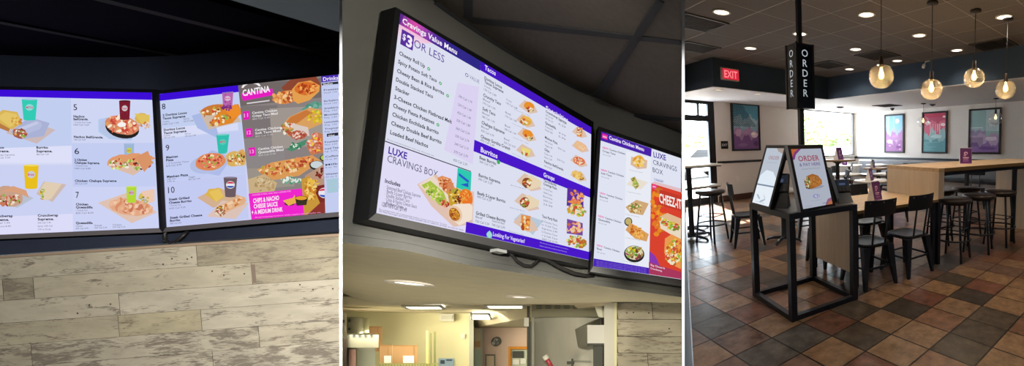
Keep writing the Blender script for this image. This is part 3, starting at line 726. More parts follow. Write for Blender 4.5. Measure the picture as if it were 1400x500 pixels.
def art_front(P,asp):
    x0,y0,x1,y1=.055,.04,.945,.965
    P.rect(x0,y0,x1,y1,'#a9afbd')
    P.poly([(x0,y0),(x0+.28,y0),(x0+.18,y0+.05),(x0+.10,y0+.09),(x0+.05,y0+.16),(x0,y0+.17)],'#7a3a78'); P.poly([(x0,y0),(x0+.2,y0),(x0+.08,y0+.05),(x0,y0+.12)],'#b4603a')
    P.poly([(x1,y1),(x1,y1-.11),(x1-.12,y1-.09),(x1-.2,y1-.03),(x1-.22,y1)],'#8a5a78'); P.poly([(x1,y1),(x1,y1-.06),(x1-.1,y1-.05),(x1-.16,y1)],'#b06a44')
    P.text('ORDER',(.20,.235),(.82,.235),.085*1,'#9c4a5e',bold=1); P.text('& PAY HERE',(.20,.315),(.82,.315),.05,'#6f5a8c',bold=.6)
    P.text('FOR DRIVE-THRU OR PICK UP',(.24,.37),(.78,.37),.018,'#6d7080')
    cx,cy=.50,.57
    P.ell(cx+.02,cy+.09,.27,.03,'#8f95a6',22)
    P.poly([(cx-.24,cy+.085),(cx-.24,cy-.03),(cx-.15,cy-.10),(cx+.02,cy-.125),(cx+.17,cy-.09),(cx+.26,cy-.01),(cx+.25,cy+.05),(cx+.12,cy+.085),(cx-.1,cy+.11)],'#9a5f2a')
    P.ell(cx+.05,cy-.0,.19,.085,'#a96d34',22,rot=.1); P.poly([(cx-.25,cy+.09),(cx-.26,cy-.02),(cx-.16,cy-.1),(cx-.09,cy-.06),(cx-.12,cy+.04),(cx-.14,cy+.11)],'#5d4a2c')
    P.bits(cx-.18,cy+.0,.075,.08,34,.03,['#c9b98a','#6f8a44','#8c4a30','#d8d3b8','#a5803f'],rot=.0); P.bits(cx+.06,cy-.01,.15,.06,24,.022,['#b57a3c','#8a5524','#b98445'])
    P.ell(.5,.80,.10,.033,'#8d86b8',18); P.ell(.51,.80,.065,.022,'#b4b9cc',14); P.ell(.53,.797,.02,.012,'#6d66a0',10)
    P.rect(.30,.865,.62,.869,'#8b90a2'); P.text('see menu for details',(.12,.94),(.32,.94),.012,'#6d7080'); P.rect(.64,.925,.78,.932,'#5a5a78')
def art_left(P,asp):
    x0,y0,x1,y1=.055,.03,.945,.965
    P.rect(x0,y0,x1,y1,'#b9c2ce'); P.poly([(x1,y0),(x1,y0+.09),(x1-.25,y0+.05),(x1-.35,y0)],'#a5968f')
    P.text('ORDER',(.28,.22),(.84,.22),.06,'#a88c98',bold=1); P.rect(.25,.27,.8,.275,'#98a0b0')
    P.poly([(x0,.64),(.1,.5),(.35,.40),(.72,.42),(x1,.52),(x1,.64)],'#dfeaf4'); P.rect(x0,.64,x1,.665,'#7e8ea2'); P.rect(x0,.665,x1,y1,'#e6eef6')  # pale areas are window reflection painted into the screen colours
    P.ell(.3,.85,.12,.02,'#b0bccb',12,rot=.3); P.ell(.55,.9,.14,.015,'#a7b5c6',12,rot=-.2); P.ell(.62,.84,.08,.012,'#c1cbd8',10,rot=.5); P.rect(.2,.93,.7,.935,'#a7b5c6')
def art_dark(P,asp):
    P.rect(.05,.05,.95,.96,'#16181d'); P.rect(.1,.1,.9,.8,'#1b1e25')
kiosk('order kiosk facing the camera, its lit screen showing ORDER & PAY HERE and a taco',(2.069,2.372,.9295),(2.466,2.372,.9295),.15,.54,art_front)
kiosk('order kiosk on the left side of the stand, window reflection painted on its screen',(2.040,3.058,.9295),(1.978,2.691,.9295),.18,.54,art_left)
kiosk('black kiosk turned away at the right rear of the stand',(2.615,2.44,.9295),(2.665,2.78,.9295),.12,.33,art_dark)
# card readers
def reader(label,p,rz,h,s=1.0):
    t=thing('card_reader',label,'card reader',p,rz)
    m=MB(); m.hexa([(-.06*s,-.05*s,0),(.06*s,-.05*s,0),(.06*s,.06*s,0),(-.06*s,.06*s,0)],[(-.05*s,.0,h*.45),(.05*s,.0,h*.45),(.05*s,.05*s,h*.45),(-.05*s,.05*s,h*.45)],M_blk2); m.build('base',t)
    m=MB(); a=Matrix.Translation((0,.0,h*.45))@Matrix.Rotation(-.42,4,'X'); m.box(-.06*s,-.018,0,.06*s,.018,h*.58,M_bez,T=a,bev=.006); b=m.build('terminal',t)
    m=MB(); m.box(-.046*s,-.0195,h*.27,.046*s,-.0185,h*.52,emi('#252b36',.8),T=a); m.box(-.03*s,-.0198,h*.30,.02*s,-.0196,h*.40,emi('#4a5670',.8),T=a); m.build('display',b)
    m=MB()
    for i in range(3):
        for j in range(4): m.box(-.04*s+i*.03*s,-.0215,h*.05+j*h*.05,-.02*s+i*.03*s,-.0185,h*.08+j*h*.05,mat('key_grey','#3c4048',.5),T=a)
    m.build('keypad',b)
    return t
p=onz(1066,285,.9295); reader('black card reader on its dock beside the left kiosk',(p.x+.05,p.y+.05,.9285),-.9,.30,1.25)
p=onz(1156,276,.9295); reader('black card reader at the right corner of the stand',(p.x-.03,p.y+.0,.9285),math.radians(-20),.22,1.3)
# ============================================================ OUTSIDE
M_asph=mat('asphalt','#8d8a86',.9,noise=.1,nscale=.4)
mb=MB(); mb.box(5.5,9.25,-.25,60,70,-.12,M_asph); mb.box(4.0,9.25,-.12,16,11.2,-.05,mat('sidewalk','#c2bdb4',.9))
struct(mb,'ground_outside')
M_leaf=mat('hedge_leaf','#8fae60',.8,noise=.3,nscale=6)
rnd=random.Random(5)
def bush(label,x,y,s,h,seed,z=-.12,cat='tree',trunk=True):
    r=random.Random(seed); t=thing('leafy_tree',label,cat,(x,y,z),0,'trees across the car park')
    m=MB(); bmv=[];bmf=[]
    for k in range(420):
        a=r.uniform(0,2*PI); b=r.uniform(-1,1); q=r.uniform(.6,1)**.5
        c=Vector((s*q*math.cos(a)*math.sqrt(1-b*b),s*q*math.sin(a)*math.sqrt(1-b*b),h*.62+h*.38*q*b)); e=Vector((r.uniform(-1,1),r.uniform(-1,1),r.uniform(-1,1))).normalized(); f=e.orthogonal().normalized(); w=s*.16
        o=len(bmv); bmv+=[c+e*w,c+f*w*.6,c-e*w,c-f*w*.6]; bmf.append([o,o+1,o+2,o+3])
    m.add(bmv,bmf,M_leaf); m.build('foliage',t)
    m=MB(); m.tube([(0,0,0),(.02*s,.03*s,h*.4),(0,0,h*.7)],.07*s,mat('bark','#6a5848',.9),8,r2=.03*s); m.build('trunk',t)
def ray_xy(px,d): 
    r=dirw(px,200); return CAM+r*d
for px,d,s,h,l in ((1104,24,1.6,3.4,'pale green tree at the left side of the big window'),(1163,30,1.6,2.6,'green bush at the right side of the big window'),(1117,30,1.3,2.6,'lower green tree further off beside the striped building'),(957,26,1.6,2.6,'sunlit bush beyond the glazed entrance')):
    p=ray_xy(px,d); bush(l,p.x,p.y,s,h,int(px))
def car(label,px,d,col,rz):
    p=ray_xy(px,d); t=thing('parked_car',label,'car',(p.x,p.y,-.12),rz,'cars parked outside')
    mt=mat('car_'+col.lstrip('#'),col,.3,metal=.2)
    m=MB(); prof=[(-2.1,.35),(-2.1,.8),(-1.9,.95),(-1.1,1.0),(-.6,1.42),(.9,1.42),(1.5,1.0),(2.0,.92),(2.15,.7),(2.1,.35)]
    m.prism([(x,-.85,z) for x,z in prof],(0,1.7,0),mt); m.build('body',t)
    m=MB(); m.prism([(x,-.86,z) for x,z in [(-.98,1.0),(-.55,1.36),(.85,1.36),(1.3,1.0)]],(0,1.72,0),M_blk2); m.build('side_windows',t)
    for x in (-1.35,1.35):
        for y in (-.86,.66):
            m=MB(); m.lathe([(.0001,0),(.33,0),(.33,.2),(.0001,.2)],M_blk2,20,T=Matrix.Translation((x,y,.33))@Matrix.Rotation(-PI/2,4,'X')); m.build('wheel',t)
car('blue car parked outside at the right side of the big window',1160,24,'#3f5f8a',.9)
car('white car parked outside in the middle of the big window',1137,17,'#c9c9c9',.6)
car('grey car parked beyond the glazed entrance',950,18,'#9a9a9a',.2)
# building across with stairs
p=ray_xy(1140,44); t=thing('white_building','pale office building with striped facade seen through the big window','building',(p.x,p.y,-.12),.3)
m=MB(); m.box(-11,-3,0,9,3,11,mat('render_white','#ececea',.8)); m.build('wall',t)
for k in range(9):
    m=MB(); m.box(-9.5,-3.1,1.2+k*1.05,-6.0,-2.98,1.75+k*1.05,mat('window_blue','#6d7f92',.3)); m.build('window',t)
m=MB(); m.box(-3.6,-3.3,2.2,-3.2,-3,9,mat('red_trim','#b4575a',.6)); m.box(-.4,-3.3,3.2,0,-3,9,MATS['red_trim']); m.box(-3.6,-3.35,2.0,1.2,-3,2.3,MATS['red_trim']); m.build('red_frame',t)
# ============================================================ PLACE 1 : menu screens over plank wall
def lerp(a,b,t): return a+(b-a)*t
def solve_quad(px,d0):
    """depths that make the four sight lines meet a flat parallelogram; first corner at depth d0"""
    import itertools
    r=[Vector(((x-CX)/FPX,-(y-CY)/FPX,-1)) for x,y in px]
    # a*r1 - b*r2... with a0=1 : b*r1 - c*r2 + d*r3 = r0
    A=Matrix((( r[1][0],-r[2][0],r[3][0]),(r[1][1],-r[2][1],r[3][1]),(r[1][2],-r[2][2],r[3][2])))
    s=A.inverted()@r[0]; return [d0,d0*s[0],d0*s[1],d0*s[2]]
class Plane:
    def __init__(s,px,d0=None,ref=None):
        d=solve_quad(px,1.0); k=(d0/d[ref]) if ref is not None else d0
        s.d=[q*k for q in d]; s.c=[at(x,y,q) for (x,y),q in zip(px,s.d)]
        s.e=(s.c[1]-s.c[0]).normalized(); s.dn=(s.c[3]-s.c[0]).normalized(); n=s.e.cross(s.dn).normalized()
        if n.dot(CAM-s.c[0])<0: n=-n
        s.n=n
    def hit(s,x,y,off=0.0):
        r=dirw(x,y); o=s.c[0]+s.n*off; return CAM+r*((o-CAM).dot(s.n)/r.dot(s.n))
    def depth(s,x,y,off=0.0):
        return (s.hit(x,y,off)-CAM).dot(-RB)
QA=((-110,120.4),(207.5,126.5),(217.5,311.5),(-98,324.7)); QB=((216.5,128.5),(466,101.3),(476,288.5),(226.5,310.5))
PA=Plane(QA,2.05,1); PB=Plane(QB,2.05,0)
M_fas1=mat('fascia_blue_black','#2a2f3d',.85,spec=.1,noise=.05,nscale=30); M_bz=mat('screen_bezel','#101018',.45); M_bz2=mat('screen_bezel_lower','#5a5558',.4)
def panel(pl,quad_o,th,name,parent,m,org,front=.006):
    a=[pl.hit(x,y,front)-org for x,y in quad_o]; b=[p-pl.n*th for p in a]
    mb=MB(); mb.hexa(a,b,m); return mb.build(name,parent)
def frame_mesh(pl,inner,outer,front,back,m,org,mlow=None):
    mb=MB(); 
    fi=[pl.hit(x,y,front)-org for x,y in inner]; fo=[pl.hit(x,y,front)-org for x,y in outer]; bo=[p-pl.n*(front+back) for p in fo]; bi=[pl.hit(x,y,-.001)-org for x,y in inner]
    for k in range(4):
        j=(k+1)%4; mm=(mlow if (mlow and k==2) else m)
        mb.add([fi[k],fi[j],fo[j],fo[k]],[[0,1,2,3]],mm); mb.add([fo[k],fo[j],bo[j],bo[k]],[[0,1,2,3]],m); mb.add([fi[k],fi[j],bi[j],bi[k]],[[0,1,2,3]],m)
    mb.add(bo,[[3,2,1,0]],m); return mb
def screen_board(name,label,pl,inner,outer,group,mlow=M_bz2,m=None,depth=.05):
    org=pl.hit((outer[3][0]+outer[2][0])/2,(outer[3][1]+outer[2][1])/2)
    t=thing(name,label,'menu screen',org,0,group)
    mb=frame_mesh(pl,inner,outer,.012,depth,m or M_bz,org,mlow); mb.build('bezel',t)
    P=Painter((0,0,0),pl.n,lambda x,y:pl.hit(x,y)-org,lambda c:emi(c,1.0),.000012)
    return t,P
# ---- menu picture kit -------------------------------------------------
def lean(P,dx,dy):   # photo 'up' for lettering on this board
    L=math.hypot(dx,dy); P.up=(dx/L,dy/L)
def tline(P,s,x,y,w,h,col,slope,bold=0): P.text(s,(x,y),(x+w,y+w*slope),h,col,bold*1.5+.2)
def cup(P,x,y,w,h,col,lid='#e8e8f0',logo=None,logoc='#ffffff',sl=0.0,bits=None,taper=.12):
    P.poly([(x-w/2,y),(x+w/2,y+sl*w),(x+w/2-w*taper,y+h+sl*w),(x-w/2+w*taper,y+h)],col)
    P.ell(x,y,w*.5,h*.045,lid,14,rot=sl); P.ell(x,y+h,w*.5*(1-2*taper),h*.04,col,12)
    if bits: P.bits(x,y+h*.45,w*.36,h*.42,16,w*.09,bits)
    if logo: P.ell(x,y+h*.4,w*.26,h*.16,logoc,14); P.text(logo,(x-w*.22,y+h*.45),(x+w*.22,y+h*.45+sl*w*.4),h*.10,logo_c(logoc),1)
def logo_c(c): return '#d0405a' if c!='#d0405a' else '#ffffff'
TAN='#d9bfa6'
def paper(P,cx,cy,w,h,rot=0,col=TAN):
    c,s=math.cos(rot),math.sin(rot)
    P.poly([(cx+x*c-y*s,cy+x*s+y*c) for x,y in ((-w,-.1*h),(-.1*w,-h),(w,.05*h),(.2*w,h))],col)
FILL=['#8fae4a','#c9503a','#e8d9a8','#b5713c','#f0e6c8','#7d4a2c','#d8a23c']
def taco(P,cx,cy,w,h,rot=0,shell='#d89a3e',dark='#b0702a',lay=True):
    P.ell(cx,cy+h*.5,w*1.05,h*.25,'#b9b4c4',16,rot=rot)
    P.ell(cx-w*.06,cy-h*.05,w,h,shell,20,rot=rot,jit=.03,a0=PI*.98,a1=2.06*PI)
    P.bits(cx,cy-h*.05,w*.8,h*.34,26,w*.17,FILL,rot)
    P.ell(cx+w*.05,cy+h*.18,w*.98,h*.85,dark,20,rot=rot,jit=.03,a0=PI*1.02,a1=1.98*PI); P.ell(cx+w*.06,cy+h*.2,w*.9,h*.74,shell,20,rot=rot,jit=.03,a0=PI*1.02,a1=1.98*PI)
    P.bits(cx+w*.1,cy-h*.2,w*.5,h*.25,8,w*.10,[dark,'#e8b860'],rot)
def roll(P,cx,cy,w,h,rot=0,col='#e3cfae',hi='#efe2c8',end=FILL,toast=None):
    c,s=math.cos(rot),math.sin(rot); R=lambda x,y:(cx+x*c-y*s,cy+x*s+y*c)
    P.poly([R(-w,h*.5),R(-w*1.02,-h*.2),R(-w*.7,-h*.75),R(w*.75,-h*.8),R(w,-h*.3),R(w,h*.35),R(w*.75,h*.75),R(-w*.7,h*.8)],col)
    P.poly([R(-w*.6,-h*.6),R(w*.75,-h*.65),R(w*.85,-h*.2),R(-w*.5,-h*.1)],hi)
    if toast: P.bits(*R(w*.15,0),w*.7,h*.45,18,w*.14,toast,rot)
    x,y=R(-w*.8,0); P.ell(x,y,w*.28,h*.72,'#8a5230',14,rot=rot,jit=.06); P.bits(x,y,w*.22,h*.6,18,w*.12,end,rot)
def bowl(P,cx,cy,rx,ry,rot=0,n=60,cols=('#e58f6e','#d9604a','#f0c79a','#f6e6cf','#c4473a','#e0a05a'),rim='#26221f'):
    P.ell(cx-rx*.25,cy+ry*.35,rx*1.05,ry*.9,'#b7c3e2',20,rot=rot); P.ell(cx,cy+ry*.28,rx,ry*.95,rim,22,rot=rot); P.ell(cx,cy,rx,ry*.86,'#d88a66',22,rot=rot,jit=.03); P.bits(cx,cy,rx*.9,ry*.75,n,rx*.15,list(cols),rot)
    P.ell(cx-rx*.02,cy-ry*.05,rx*.25,ry*.25,'#f6f1ee',12,jit=.08)
def disc(P,cx,cy,rx,ry,rot=0,cols=('#c4473a','#e8a070','#f2d9b0','#a83a30','#8fae4a')):
    P.ell(cx-rx*.2,cy+ry*.3,rx*1.15,ry*1.05,'#b3bee4',20,rot=rot); P.ell(cx,cy,rx,ry,'#d98c55',22,rot=rot,jit=.03); P.ell(cx,cy-ry*.05,rx*.88,ry*.84,'#e27e5c',22,rot=rot); P.bits(cx,cy,rx*.8,ry*.75,50,rx*.12,list(cols),rot)
DK='#2c2c3a'; MID='#6b6b80'
# ================= screen A
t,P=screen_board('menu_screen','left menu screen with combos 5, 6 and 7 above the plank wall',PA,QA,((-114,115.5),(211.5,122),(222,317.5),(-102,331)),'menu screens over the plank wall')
P.poly([QA[0],QA[1],QA[2],QA[3]],'#d3d5f2'); lean(P,-.05,-1)
sa=.019
P.poly([(-110,120.4),(207.5,126.5),(208,136.5),(-109.6,129.8)],'#3d0fd6')
P.poly([(-109,131),(97,134.3),(98.5,222),(-104,222)],'#c2cef0'); P.poly([(-103.5,226),(98.7,225.5),(100,318),(-98.2,324)],'#cad1f2'); P.poly([(-103.6,213),(98.3,213),(98.4,224),(-103.5,224.6)],'#d6dcf6')
P.poly([(97,134.3),(208.3,137),(211.5,194),(98,195)],'#cfd6f4'); P.poly([(98.3,195.5),(211.5,195),(213.5,255),(99.3,255.5)],'#c3cdf2'); P.poly([(99.3,256),(213.5,254.5),(217,311),(100,318)],'#cdd3f4')
P.poly([(-104,206),(98,199),(98.3,222),(-103.5,222)],'#dde0f8'); P.poly([(-99,300),(99.6,292),(100,318),(-98.2,324)],'#dcdcf8')
# combo with teal cup (cut by the left edge)
paper(P,42,180,34,17,-.1,'#cbb8b8'); P.poly([(15,180),(40,160),(68,168),(60,186),(30,190)],'#a9b2d6'); roll(P,38,176,20,8,-.35,'#b4bbdc','#c4cae6'); P.ell(28,183,9,7,'#a35a48',14,jit=.1); P.bits(28,182,8,6,20,2.2,FILL+['#e8e0d8'])
cup(P,40.5,135.5,21.5,28,'#34cbb4','#a9b8ea','MTN',logoc='#8fd8d8',sl=.02)
P.poly([(-8,158),(4,150),(24,153),(30,168),(16,177),(2,172)],'#d8b458'); P.poly([(-4,160),(8,153),(23,156),(27,166),(14,174)],'#e3c468'); P.bits(22,166,8,6,14,2.5,['#d9a03a','#c98238','#e8d080']); P.poly([(-8,164),(14,176),(12,180),(-8,172)],'#b97c44')
tline(P,'Burrito',50,203,16,3.2,DK,0,1);tline(P,'Supreme.',50,208,22,3.2,DK,0,1);tline(P,'480 Cal/ 7.39',50,212,17,2.2,MID,0)
tline(P,'Taco',-8,203,14,3.2,DK,0,1);tline(P,'Supreme.',-8,208,21,3.2,DK,0,1);tline(P,'Cravings Supreme.',-8,212.5,29,2.2,MID,0); tline(P,'480 Cal/ 7.39',-8,216.5,22,2.2,MID,0)
# yellow cup combo
paper(P,18,270,28,14,0,'#b9c0d0'); P.ell(12,268,20,14,'#c9a088',18,jit=.06,rot=.2); P.poly([(2,262),(18,254),(36,260),(40,270),(20,262)],'#d8a07c'); P.bits(12,273,18,7,44,3,['#a8483a','#e8dcc8','#c97a5a','#d8b09a','#8fae4a','#5a3428'])
P.poly([(50,265),(60,248),(91,252),(72,276)],'#cdb9b0'); P.poly([(53,262),(62,248),(85,251),(70,272),(62,274)],'#e0cdb2'); P.bits(58,265,5,7,14,2.2,['#8fae4a','#d8c83a','#c98238'])
cup(P,43,226,20.5,31,'#e8bf1e','#efd860','Brisk',logoc='#c8c8d8',taper=.1)
tline(P,'Crunchwrap',52,296,28,3.2,DK,-.02,1);tline(P,'Supreme.',52,301,22,3.2,DK,-.02,1);tline(P,'530 Cal/ 7.99',52,305.5,18,2.2,MID,-.02);tline(P,'Spicy: 550 Cal',52,310,20,2.2,MID,-.02);tline(P,'7.99 w/ Drink',52,314.5,18,2.2,MID,-.02)
tline(P,'Crunchwrap',-12,297,30,3.2,DK,-.02,1);tline(P,'Supreme.',-12,302,25,3.2,DK,-.02,1);tline(P,'530 Cal/ 7.99',-12,306,26,2.2,MID,-.02);tline(P,'w/ 2 Tacos 8.49',-12,310.5,27,2.2,MID,-.02)
# 5 6 7
tline(P,'5',101,150.5,5,8.2,'#30303c',0); tline(P,'Nachos',101,160.5,15,3,DK,0,1); tline(P,'BellGrande.',101,164.3,20,3,DK,0,1); tline(P,'+ Crunchy Taco Combo',101,168,24,2.2,MID,.02); tline(P,'1060 Cal/ 9.69',101,171.5,21,2.2,MID,.02)
tline(P,'Nachos BellGrande.',101.5,188.3,40,3,DK,.02,1); tline(P,'740 Cal/ 5.69',101.5,191.8,16,2.2,MID,.02)
P.poly([(135,163),(160,158),(190,170),(180,192),(150,190),(135,180)],'#b3c8ea'); bowl(P,167.5,171,23.5,14.5,.22,70)
cup(P,171,138,15.5,25,'#7a1f30','#5a1826','Pepper',logoc='#c9c2c8',taper=.08,bits=['#8f2a3c','#641826'])
P.ell(194,162,9,8,'#d8b458',14,jit=.08); P.poly([(184,155),(205,157),(205,168),(195,170)],'#e0c060'); P.bits(198,171,9,4,16,2.2,['#d9a08a','#c98238','#e8d0b0'])
tline(P,'6',102.5,210.5,6.5,8.2,'#30303c',0); tline(P,'2 Chicken',102.5,219.8,17,3,DK,0,1); tline(P,'Chalupas Supreme',102.5,223.6,34,3,DK,.02,1); tline(P,'+ Crunchy Taco',102.5,227.3,18,2.2,MID,.02); tline(P,'1060 Cal/ 8.89',102.5,231,22,2.2,MID,.02)
tline(P,'Chicken Chalupa Supreme',103,248.5,57,3,DK,.0,1); tline(P,'350 Cal/ 5.09',103,252,17,2.2,MID,.0)
cup(P,177,196,14,24,'#9fb6d6','#b4c6e8','Starry',logoc='#c4d048',taper=.06)
paper(P,176,226,30,14,-.05,'#dcbca8'); 
for q,(a,b) in enumerate(((163,221),(180,219),(196,222))): P.ell(a,b,17,9,'#e09a6c',16,rot=-.3,jit=.05,a0=PI,a1=2*PI) ; P.bits(a,b+3,15,6,30,2.8,['#8fae4a','#c9e070','#a8382c','#f0e8dc','#4a2a24','#d8885a'],-.2)
P.poly([(185,215),(203,206),(209,222),(198,235)],'#d99468')
tline(P,'7',104.5,270.5,4.5,8.6,'#30303c',0); tline(P,'Chicken',104.5,280.5,17,3,DK,0,1); tline(P,'Quesadilla',104.5,284.5,23,3,DK,.0,1); tline(P,'+ Crunchy Taco',104.5,288.4,16,2.2,MID,-.01); tline(P,'820 Cal/ 8.09',104.5,292.2,24,2.2,MID,-.02)
tline(P,'Quesadilla',104.5,306,23,3,DK,-.01,1)
for k,(x,s1,s2) in enumerate(((104.5,'Cheese','470 Cal/ 4.79'),(130,'Steak','520 Cal/ 5.99'),(155,'Chicken','510 Cal/ 5.39'))): tline(P,s1,x,309.8-k*.8,9+k*1.5,2.2,MID,-.02); tline(P,s2,x,313.3-k*1.0,17,2.2,MID,-.02)
paper(P,175,284,41,20,.12,'#dfc2b2'); P.ell(180,283,30,11.5,'#e3a886',20,rot=.12,jit=.05); P.bits(179,282,27,9,60,4.2,['#e8b490','#d89068','#f0c8a8','#c9785a','#eab898'],.12)
cup(P,180.5,255,14,21,'#b4d83a','#c9e070','MTN',logoc='#c9b0c0',taper=.06); P.ell(199,270,9,8,'#d9c060',14,a0=PI*.9,a1=1.9*PI); P.poly([(193,262),(212,258),(212,275),(204,278)],'#ecc8b0'); P.bits(200,273,7,4,14,2,['#8fae4a','#a8782c','#c9b040'])
# sparkle reflections of the room lamps are left to the renderer
P.mb.build('display',t)
# ================= screen B
QBi=((216.5,128.5),(463.8,101.5),(463.8,289.4),(226.5,310.5))
t,P=screen_board('menu_screen','right menu screen with combos 8, 9, 10 and grey chicken meal panel',PB,QBi,((212.3,124),(463.9,97.0),(463.9,295.8),(222.6,317)),'menu screens over the plank wall')
P.poly(QBi,'#d0d3f2'); lean(P,-.06,-1); sb=-.11
def bx(x,y): return (x,y+sb*(x-216.5))
def L(y): return lambda x: y+(-.115+.0003*(y-128.5)*.5)*(x-216.5)
def slp(y): return -.115+.00015*(y-128.5)
def yy(x,y0): return y0+slp(y0)*(x-217-(y0-128.5)*.054)
def bp(x,y0): return (x,yy(x,y0))
P.poly([bp(216.6,128.5),bp(325.5,128.5),bp(327,138),bp(217.2,138)],'#3d0fd6')
P.poly([bp(217.3,138.5),bp(327,138.5),bp(331,190),bp(220,190)],'#c3cff0'); P.poly([bp(220,190.5),bp(331,190.5),bp(336,248),bp(223.5,248)],'#c3cdf2'); P.poly([bp(223.5,248.5),bp(336,248.5),bp(340,309),bp(226.5,310)],'#c4cbf2'); P.poly([bp(221,176),bp(325,176),bp(326,189),bp(221,189.5)],'#d8dcf6')
def bt(s,x,y,w,h,col,bold=0): P.text(s,(x,y),(x+w,y+w*slp(y)),h,col,bold*1.5+.2)
bt('8',221.5,149.5,5,7.8,'#30303c'); bt('2 Doritos Locos',222.5,159,33,3,DK,1); bt('Tacos Supreme',222.5,163.5,31,3,DK,1); bt('Combo',222.5,167.5,9,2.1,MID); bt('1000 Cal/ 7.99',222.5,171,22,2.1,MID); bt('Spicy',251,163.5,8,2.1,MID); bt('1010 Cal/ 7.99',251,167,22,2.1,MID)
bt('Doritos Locos',224,179,29,3,DK,1); bt('Tacos Supreme',224,183.5,31,3,DK,1); bt('Crunchy',224,186.5,9,2.1,MID); bt('190 Cal/ 2.89',224,189.5,15,2.1,MID); bt('Spicy',253,183.8,8,2.1,MID); bt('190 Cal/ 2.89',253,187.2,15,2.1,MID)
P.poly([(262,158),(290,150),(300,190),(270,175)],'#a9b9e4'); P.poly([(272,151),(312,139),(330,166),(285,177)],'#cdb9a8'); 
P.ell(292,150,18,7,'#c97a3a',16,rot=-.2); P.bits(291,152,16,5,34,2.6,FILL,-.25)
P.poly([(288,170),(292,160),(312,145),(326,142),(331,153),(318,168),(300,172)],'#e0862a'); P.bits(302,163,17,5,40,2.6,FILL,-.45); P.poly([(308,150),(322,142),(329,148),(330,156),(318,163)],'#ec8e2c')
cup(P,311.5,126.5,15.5,20,'#b868b0','#8e7ab0','Baja',logoc='#d8c0dc',sl=-.1,taper=.1,bits=['#8a3a8c','#c85a9a']); P.bits(310,147,7,3,14,2.6,['#8a3a8c','#7a2a7c'])
bt('9',227,206,5,8,'#30303c'); bt('Mexican',227.5,216.5,16,3,DK,1); bt('Pizza',227.5,220.5,10,3,DK,1); bt('+ 2 Crunchy Tacos',227.5,224.5,31,2.2,MID); bt('870 Cal/ 8.99',227.5,228,21,2.2,MID)
bt('Mexican Pizza',228.5,243,29,3,DK,1); bt('540 Cal',229,246,11,2.1,MID); bt('5.49/ ea.',229,249,11,2.1,MID); bt('Veggie',258,243,9,2.1,MID); bt('450 Cal/ 5.49',258,246.3,16,2.1,MID)
P.poly([(268,222),(290,205),(318,215),(300,240),(278,236)],'#aebbe8'); disc(P,288,221,21,12,-.15); P.poly([(308,212),(334,203),(337,226),(316,228)],'#d8c0a0'); P.ell(319,217,10,11,'#d8b060',14,jit=.08); P.bits(320,216,8,9,30,2.4,FILL); P.ell(331,215,6,11,'#d9a860',12); P.bits(330,217,5,8,16,2.2,FILL)
cup(P,305,184,18,25,'#33bfae','#7ad0c8','MTN',logoc='#59c8b8',sl=-.06,taper=.16)
bt('10',230.5,264,9,8.5,'#30303c'); bt('Steak Grilled',231.5,274,28,3,DK,1); bt('Cheese Burrito',231.5,278.5,31,3,DK,1); bt('+ Crunchy Taco',232,282,16,2.1,MID); bt('1070 Cal/ 9.29',232,286,22,2.1,MID); bt('Steak Grilled Cheese',233,299,44,3,DK,1); bt('Burrito',233,303,14,3,DK,1); bt('850 Cal/ 6.49',233.5,306.5,15,2.1,MID)
P.poly([(270,270),(298,256),(330,268),(292,284)],'#d3b092'); P.poly([(281,266),(286,258),(302,257),(306,270),(296,276)],'#dcb450'); P.poly([(286,262),(300,258),(306,268),(296,276)],'#e6c25e')
cup(P,315.5,242.5,18.5,26,'#6b5a60','#8a8494',taper=.12); P.ell(315.5,252.5,6,5.2,'#e8e8f0',18); P.ell(315.5,250.8,5,2.6,'#d03048',14,a0=PI,a1=2*PI); P.ell(315.5,254.0,5,2.6,'#2a50b0',14,a0=0,a1=PI)
paper(P,312,287,30,15,-.35,'#dcc2b6'); roll(P,317,280,21,8,-.42,'#e0b088','#edcca8',toast=['#d9905a','#c8783c','#eabf94']); P.bits(302,290,7,5,22,2.4,['#e8d8c0','#c4503a','#a8683c','#8a3a2c'])
# grey cantina panel
cq=[bp(326,128.3),(440,102.8),(446,292.5),(345.5,300.2)]
def cp(u,v): # panel coordinates 0..1
    a=Vector(cq[0]+(0,)).lerp(Vector(cq[1]+(0,)),u); b=Vector(cq[3]+(0,)).lerp(Vector(cq[2]+(0,)),u); c=a.lerp(b,v); return (c.x,c.y)
P.poly(cq,'#8a8180'); R=random.Random(4)
for k,(u0,v0,u1,v1,c) in enumerate(((0,0,1,.16,'#716866'),(.0,.16,.45,.4,'#7c7474'),(0,.40,.5,.62,'#8c8686'),(.35,.2,1,.5,'#a09690'),(0,.62,.6,.78,'#9a9288'))): P.poly([cp(u0,v0),cp(u1,v0+.02),cp(u1,v1),cp(u0,v1)],c)
P.ell(344,119,13,7,'#f2eef2',18,a0=PI,a1=2*PI,rot=-.1); P.ell(344,120,10.5,5.5,'#716866',18,a0=PI,a1=2*PI,rot=-.1)
P.poly([(330,128),(373,121),(374,130),(333,138)],'#e51ec0'); P.text('CANTINA',(332.5,131.3),(370,125.2),8.2,'#fbf4fb',1.3); P.poly([(338,140.6),(369,136.6),(369.3,138.2),(338.3,142.3)],'#d8d4d8')
P.poly([(385,120),(402,105),(432,103),(440,118),(425,130),(392,128)],'#8c4632'); P.ell(392,133,19,9,'#d8884a',18,rot=-.2,jit=.06); P.bits(390,133,17,7,36,3.2,['#e8a860','#c05a2c','#f0c890','#a8482a']); P.poly([(401,137),(400,122),(408,113),(425,110),(438,117),(437,125),(424,137),(408,142)],'#e2a050'); P.ell(419,121,16,9,'#d9702e',18,rot=-.1,jit=.06); P.bits(420,121,14,7,40,2.8,['#b8481e','#e89048','#f0b060','#a03c1c'])
